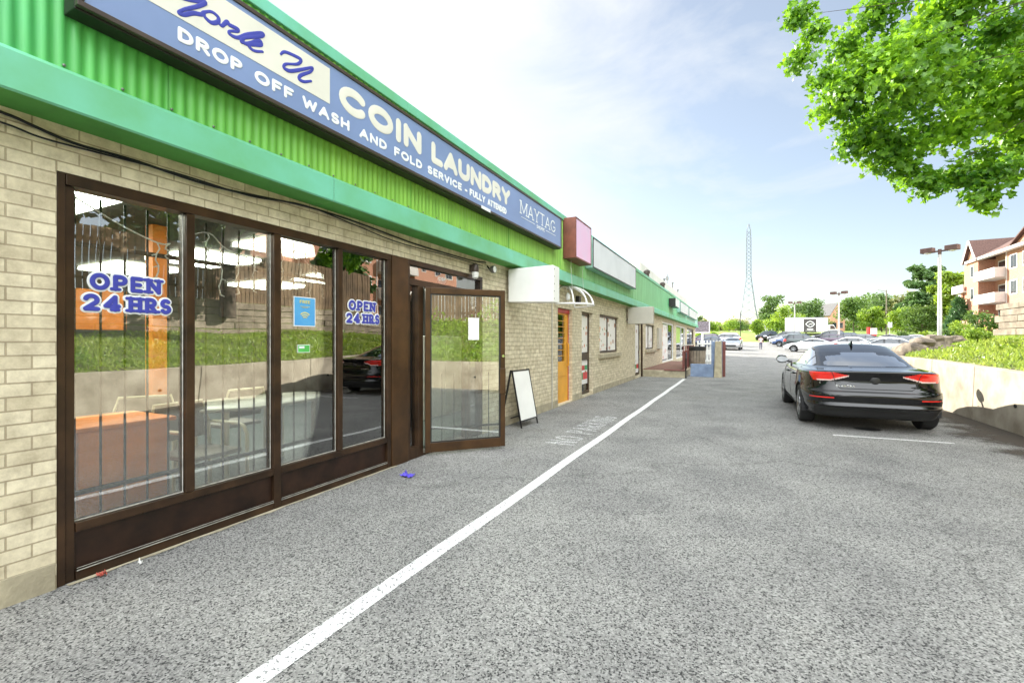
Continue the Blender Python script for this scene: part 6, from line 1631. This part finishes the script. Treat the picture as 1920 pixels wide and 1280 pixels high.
RD = dict(pel=.115, spi=.105, che=.115, nec=.048, hea=.075, cro=.06, ls=.058, le=.042, lh=.026, rs=.058, re=.042, rh=.026, lt=.085, lk=.058, la=.038, lf=.03, rt=.085, rk=.058, ra=.038, rf=.03)
me = bpy.data.meshes.new('person_skeleton'); me.from_pydata([J[k] for k in ks], [(ks.index(a), ks.index(b)) for a, b in edges], [])
tmp = bpy.data.objects.new('person_skeleton', me); col.objects.link(tmp)
sk = tmp.modifiers.new('skin', 'SKIN'); sb = tmp.modifiers.new('sub', 'SUBSURF'); sb.levels = 1; sb.render_levels = 1
for i, k in enumerate(ks):
    me.skin_vertices[0].data[i].radius = (RD[k], RD[k]); me.skin_vertices[0].data[i].use_root = (k == 'pel')
dg_ = bpy.context.evaluated_depsgraph_get(); ev = tmp.evaluated_get(dg_).to_mesh()
vv = [tuple(q.co) for q in ev.vertices]; ff = [tuple(q.vertices) for q in ev.polygons]
bpy.data.objects.remove(tmp)
pm = MB(); pm.v = list(vv); pm.f = list(ff)
def cloth(c):
    if c[2] > 1.25: return 0
    if c[2] < .07: return 3
    if abs(c[0]) > .155 and c[2] < 1.0: return 0
    return 1 if c[2] > .80 else 2
pm.m = [cloth([sum(vv[i][j] for i in f_) / len(f_) for j in range(3)]) for f_ in ff]
for hx, hy, hz in (J['lh'], J['rh']):
    for k in range(4): pm.tube([(hx - .02 + k * .013, hy, hz - .02), (hx - .02 + k * .013, hy - .012, hz - .065 - .008 * (k in (1, 2))), (hx - .018 + k * .012, hy - .03, hz - .085)], [.008, .007, .005], 6, 0)
    pm.tube([(hx + .02, hy - .01, hz), (hx + .035, hy - .03, hz - .035)], [.009, .006], 6, 0)
pm.tube([(0, -.085, 1.37), (0, -.105, 1.35)], [.012, .014], 6, 0)
pm.v = [(p.x + a, p.y + b, g0 + c) for a, b, c in pm.v]
pm.build('body', [P('skin', (.45, .27, .19), .6), P('pink_top', (.72, .50, .48), .8), P('dark_trousers', (.05, .05, .10), .8), M['black_trim']], pr, smooth=True)
hm = MB(); hm.lathe([(.03, -.09), (.075, -.05), (.088, .01), (.07, .07), (.02, .095)], (p.x, p.y + .012, g0 + 1.40), 14); hm.build('hair', P('dark_hair', (.05, .035, .03), .7), pr, smooth=True)
bgm = MB(); bgm.hexa([(p.x + a, p.y + b, g0 + c) for c, k in ((.80, 1), (1.06, .8)) for a, b in ((.16, -.10), (.16 + .13 * k, -.10), (.16 + .13 * k, .16), (.16, .16))]); bgm.tube([(p.x + .2, p.y, g0 + 1.05), (p.x + .12, p.y, g0 + 1.27), (p.x - .02, p.y - .09, g0 + 1.15)], .012, 6)
bgm.build('shoulder_bag', M['bronze'], bevel=.03, label='dark shoulder bag hanging at the side of the walking person', cat='bag')

# ------------------------------------------------------------------ houses and apartment block
def gable_house(px, z, w_, d_, hw, hr, wallm, roofm, lab):
    p = at(px, 640, z); g = terrain(p.x, p.y); c_ = Vector((p.x, p.y, g)); t = thing('gabled_house', lab, 'house', tuple(c_))
    m = MB(); fbox(m, c_, -w_ / 2, w_ / 2, -.5, hw, d_ / 2)
    for s in (-1, 1): m.face([c_ + ux * -w_ / 2 + uy * s * d_ / 2 + Vector((0, 0, hw)), c_ + ux * w_ / 2 + uy * s * d_ / 2 + Vector((0, 0, hw)), c_ + uy * s * d_ / 2 + Vector((0, 0, hw + hr))])
    m.build('wall', wallm, t)
    m = MB()
    for s in (-1, 1):
        a = [c_ + ux * s * (w_ / 2 + .3) + uy * b + Vector((0, 0, hw - .15)) for b in (-d_ / 2 - .3, d_ / 2 + .3)]; b2 = [c_ + uy * b + Vector((0, 0, hw + hr + .05)) for b in (d_ / 2 + .3, -d_ / 2 - .3)]
        q = a + b2; m.hexa(q + [k_ + Vector((0, 0, .15)) for k_ in q])
    m.build('roof', roofm, t)
    for k in (-1, 1):
        m = MB(); fbox(m, c_ + ux * k * w_ * .22 - uy * (d_ / 2 + .01), -.6, .6, 1.2, 2.8, .03); m.build('window', M['far_car_glass'], t)
    return t
gable_house(1553, 140, 4.4, 8, 5.0, 3.6, M['red_brick'], M['grey_shingle'], 'brick house with steep grey gable behind the box truck cab')
gable_house(1426, 175, 6, 7, 3.2, 1.6, M['stucco'], M['grey_shingle'], 'low house roof far behind the yellow green tree')

AX = 28.6; AY1 = 85.3; AG = 3.0
apt = thing('apartment_block', 'orange brick apartment block with white balconies and brown gable roof', 'apartment building', (AX + 8, 60, AG))
EV = 12.7                          # eaves height above sea of the scene
m = MB(); m.box((AX + 1.6, 28, AG - 2), (AX + 14, AY1, EV)); m.build('wall', M['red_brick'], apt)
bays = []
y_ = 85.2
bi = 0
while y_ > 46:
    bays.append(y_); y_ -= 18.5
fl_z = [AG + .3, AG + 3.35, AG + 6.4]
for k, yb in enumerate(bays):
    # projecting gabled bay, yb is its far corner
    y0, y1 = yb - 3.4, yb
    m = MB(); m.box((AX, y0, AG - 2), (AX + 1.6, y1, EV - .3)); m.face([(AX, y0, EV - .3), (AX, (y0 + y1) / 2, EV + 2.2), (AX, y1, EV - .3)]); m.build('brick_bay', M['red_brick'], apt)
    m = MB()
    for a, b in ((y0 - .35, (y0 + y1) / 2), (y1 + .35, (y0 + y1) / 2)):
        q = [Vector((AX - .4, a, EV - .55)), Vector((AX + 7, a, EV - .55)), Vector((AX + 7, b, EV + 2.3)), Vector((AX - .4, b, EV + 2.3))]
        if a > b: q = [q[1], q[0], q[3], q[2]]
        m.hexa(q + [v_ + Vector((0, 0, .18)) for v_ in q])
    m.build('gable_roof', M['shingle'], apt)
    m = MB()
    for a, b in ((y0 - .38, (y0 + y1) / 2), (y1 + .38, (y0 + y1) / 2)): m.bar((AX - .43, a, EV - .5), (AX - .43, b, EV + 2.38), .06, .32)
    m.build('barge_board', M['stucco'], apt)
    for zf in fl_z:
        m = MB(); m.box((AX - .04, y0 + 1.2, zf + .7), (AX - .005, y1 - 1.2, zf + 2.3)); wo = m.build('window', M['stucco'], apt)
        m = MB(); m.box((AX - .06, y0 + 1.32, zf + .8), (AX - .041, (y0 + y1) / 2 - .04, zf + 2.2)); m.box((AX - .06, (y0 + y1) / 2 + .04, zf + .8), (AX - .041, y1 - 1.32, zf + 2.2)); m.build('pane', M['far_car_glass'], wo)
    # recessed balconies between bays
    b0, b1 = y0 - 5.6, y0
    for i, zf in enumerate(fl_z):
        m = MB(); m.box((AX - .5, b0 + .02, zf - .1), (AX + 1.58, b1 - .02, zf + .12)); m.box((AX - .5, b0 + .02, zf + .121), (AX - .42, b1 - .02, zf + 1.1)); m.box((AX - .42, b1 - .10, zf + .121), (AX + .0, b1 - .02, zf + 1.1)); m.box((AX - .419, b0 + .02, zf + .121), (AX + 1.5, b0 + .1, zf + 1.1)); m.build('balcony', M['stucco'], apt)
        m = MB(); m.box((AX + 1.55, b0 + .8, zf + .15), (AX + 1.585, b1 - 1.2, zf + 2.2)); m.build('balcony_door', M['far_car_glass'], apt)
        m = MB(); m.box((AX + 1.53, b0 + .65, zf + .13), (AX + 1.548, b0 + .79, zf + 2.35)); m.box((AX + 1.53, b1 - 1.19, zf + .13), (AX + 1.548, b1 - 1.05, zf + 2.35)); m.box((AX + 1.53, b0 + .8, zf + 2.21), (AX + 1.548, b1 - 1.2, zf + 2.35)); m.build('door_frame', M['stucco'], apt)
    # flat wall with windows
    w0, w1 = b0 - 9.4, b0
    m = MB(); m.face([(AX + .49, w0 + .1, EV - .3), (AX + .49, (w0 + w1) / 2 - .6, EV + 1.45), (AX + .49, w1 - 1.3, EV - .3)]); m.build('gable_wall', M['red_brick'], apt)
    m = MB()
    for a, b in ((w0 - .3, (w0 + w1) / 2 - .6), (w1 - .9, (w0 + w1) / 2 - .6)):
        q = [Vector((AX + .1, a, EV - .45)), Vector((AX + 7, a, EV - .45)), Vector((AX + 7, b, EV + 1.6)), Vector((AX + .1, b, EV + 1.6))]
        if a > b: q = [q[1], q[0], q[3], q[2]]
        m.hexa(q + [v_ + Vector((0, 0, .18)) for v_ in q])
    m.build('gable_roof', M['shingle'], apt)
    m = MB(); m.box((AX + .5, w0, AG - 2), (AX + 1.6, w1, EV - .2)); m.build('brick_bay', M['red_brick'], apt)
    m = MB(); m.box((AX + .44, w1 - .35, AG), (AX + .52, w1 - .2, EV - .3)); m.build('downpipe', M['stucco'], apt)
    for zf in fl_z:
        for c_ in (w1 - 1.9, w1 - 4.6, w1 - 7.4):
            m = MB(); m.box((AX + .45, c_ - .8, zf + .6), (AX + .495, c_ + .8, zf + 2.35)); wo = m.build('window', M['stucco'], apt)
            m = MB(); m.box((AX + .43, c_ - .62, zf + .75), (AX + .449, c_ - .04, zf + 2.2)); m.box((AX + .43, c_ + .04, zf + .75), (AX + .449, c_ + .62, zf + 2.2)); m.build('pane', M['far_car_glass'], wo)
m = MB(); m.hexa([(AX - .2, 28, EV - .2), (AX + 15, 28, EV - .2), (AX + 15, AY1 + .3, EV - .2), (AX - .2, AY1 + .3, EV - .2), (AX + 7, 28, EV + 4), (AX + 7.4, 28, EV + 4), (AX + 7.4, AY1 - 5, EV + 4), (AX + 7, AY1 - 5, EV + 4)]); m.build('main_roof', M['shingle'], apt)
m = MB(); m.box((AX - .3, 28, EV - .55), (AX + .3, AY1 - .2, EV - .22)); m.build('eaves_board', M['stucco'], apt)
# lower end wing with a corner balcony
m = MB(); m.box((AX + .3, AY1 + .01, AG - 2), (AX + 9, AY1 + 1.6, AG + 9.2)); m.box((AX + .1, AY1 + 1.61, AG - 2), (AX + 9, AY1 + 3.7, AG + 5.3)); m.build('end_wing', M['red_brick'], apt)
m = MB(); m.box((AX - .3, AY1 + .3, AG + 5.31), (AX + 9.3, AY1 + 4.0, AG + 5.5)); m.box((AX - .3, AY1 + .3, AG + 5.501), (AX - .15, AY1 + 4.0, AG + 6.4)); m.box((AX - .14, AY1 + 3.85, AG + 5.501), (AX + 9.3, AY1 + 4.0, AG + 6.4)); m.build('terrace_parapet', M['stucco'], apt)
for zf in fl_z[:2]:
    m = MB(); m.box((AX + .04, AY1 + 2.0, zf + .7), (AX + .09, AY1 + 3.3, zf + 2.3)); m.build('window', M['stucco'], apt)
fn_ = thing('garden_fence', 'brown garden fence with dark posts at the foot of the apartment block', 'fence', (24, 62, 2.2))
p0, p1 = at(1803, 612, 58), at(1875, 606, 44)
for k in range(9):
    q = p0.lerp(p1, k / 8); m = MB(); m.box((q.x - .06, q.y - .06, q.z - 1.0), (q.x + .06, q.y + .06, q.z + 1.0)); m.build('post', M['black_trim'], fn_)
m = MB(); m.bar(p0 + Vector((.05, 0, .1)), p1 + Vector((.05, 0, .1)), .05, 1.3); m.build('panel', M['red_brick'], fn_)
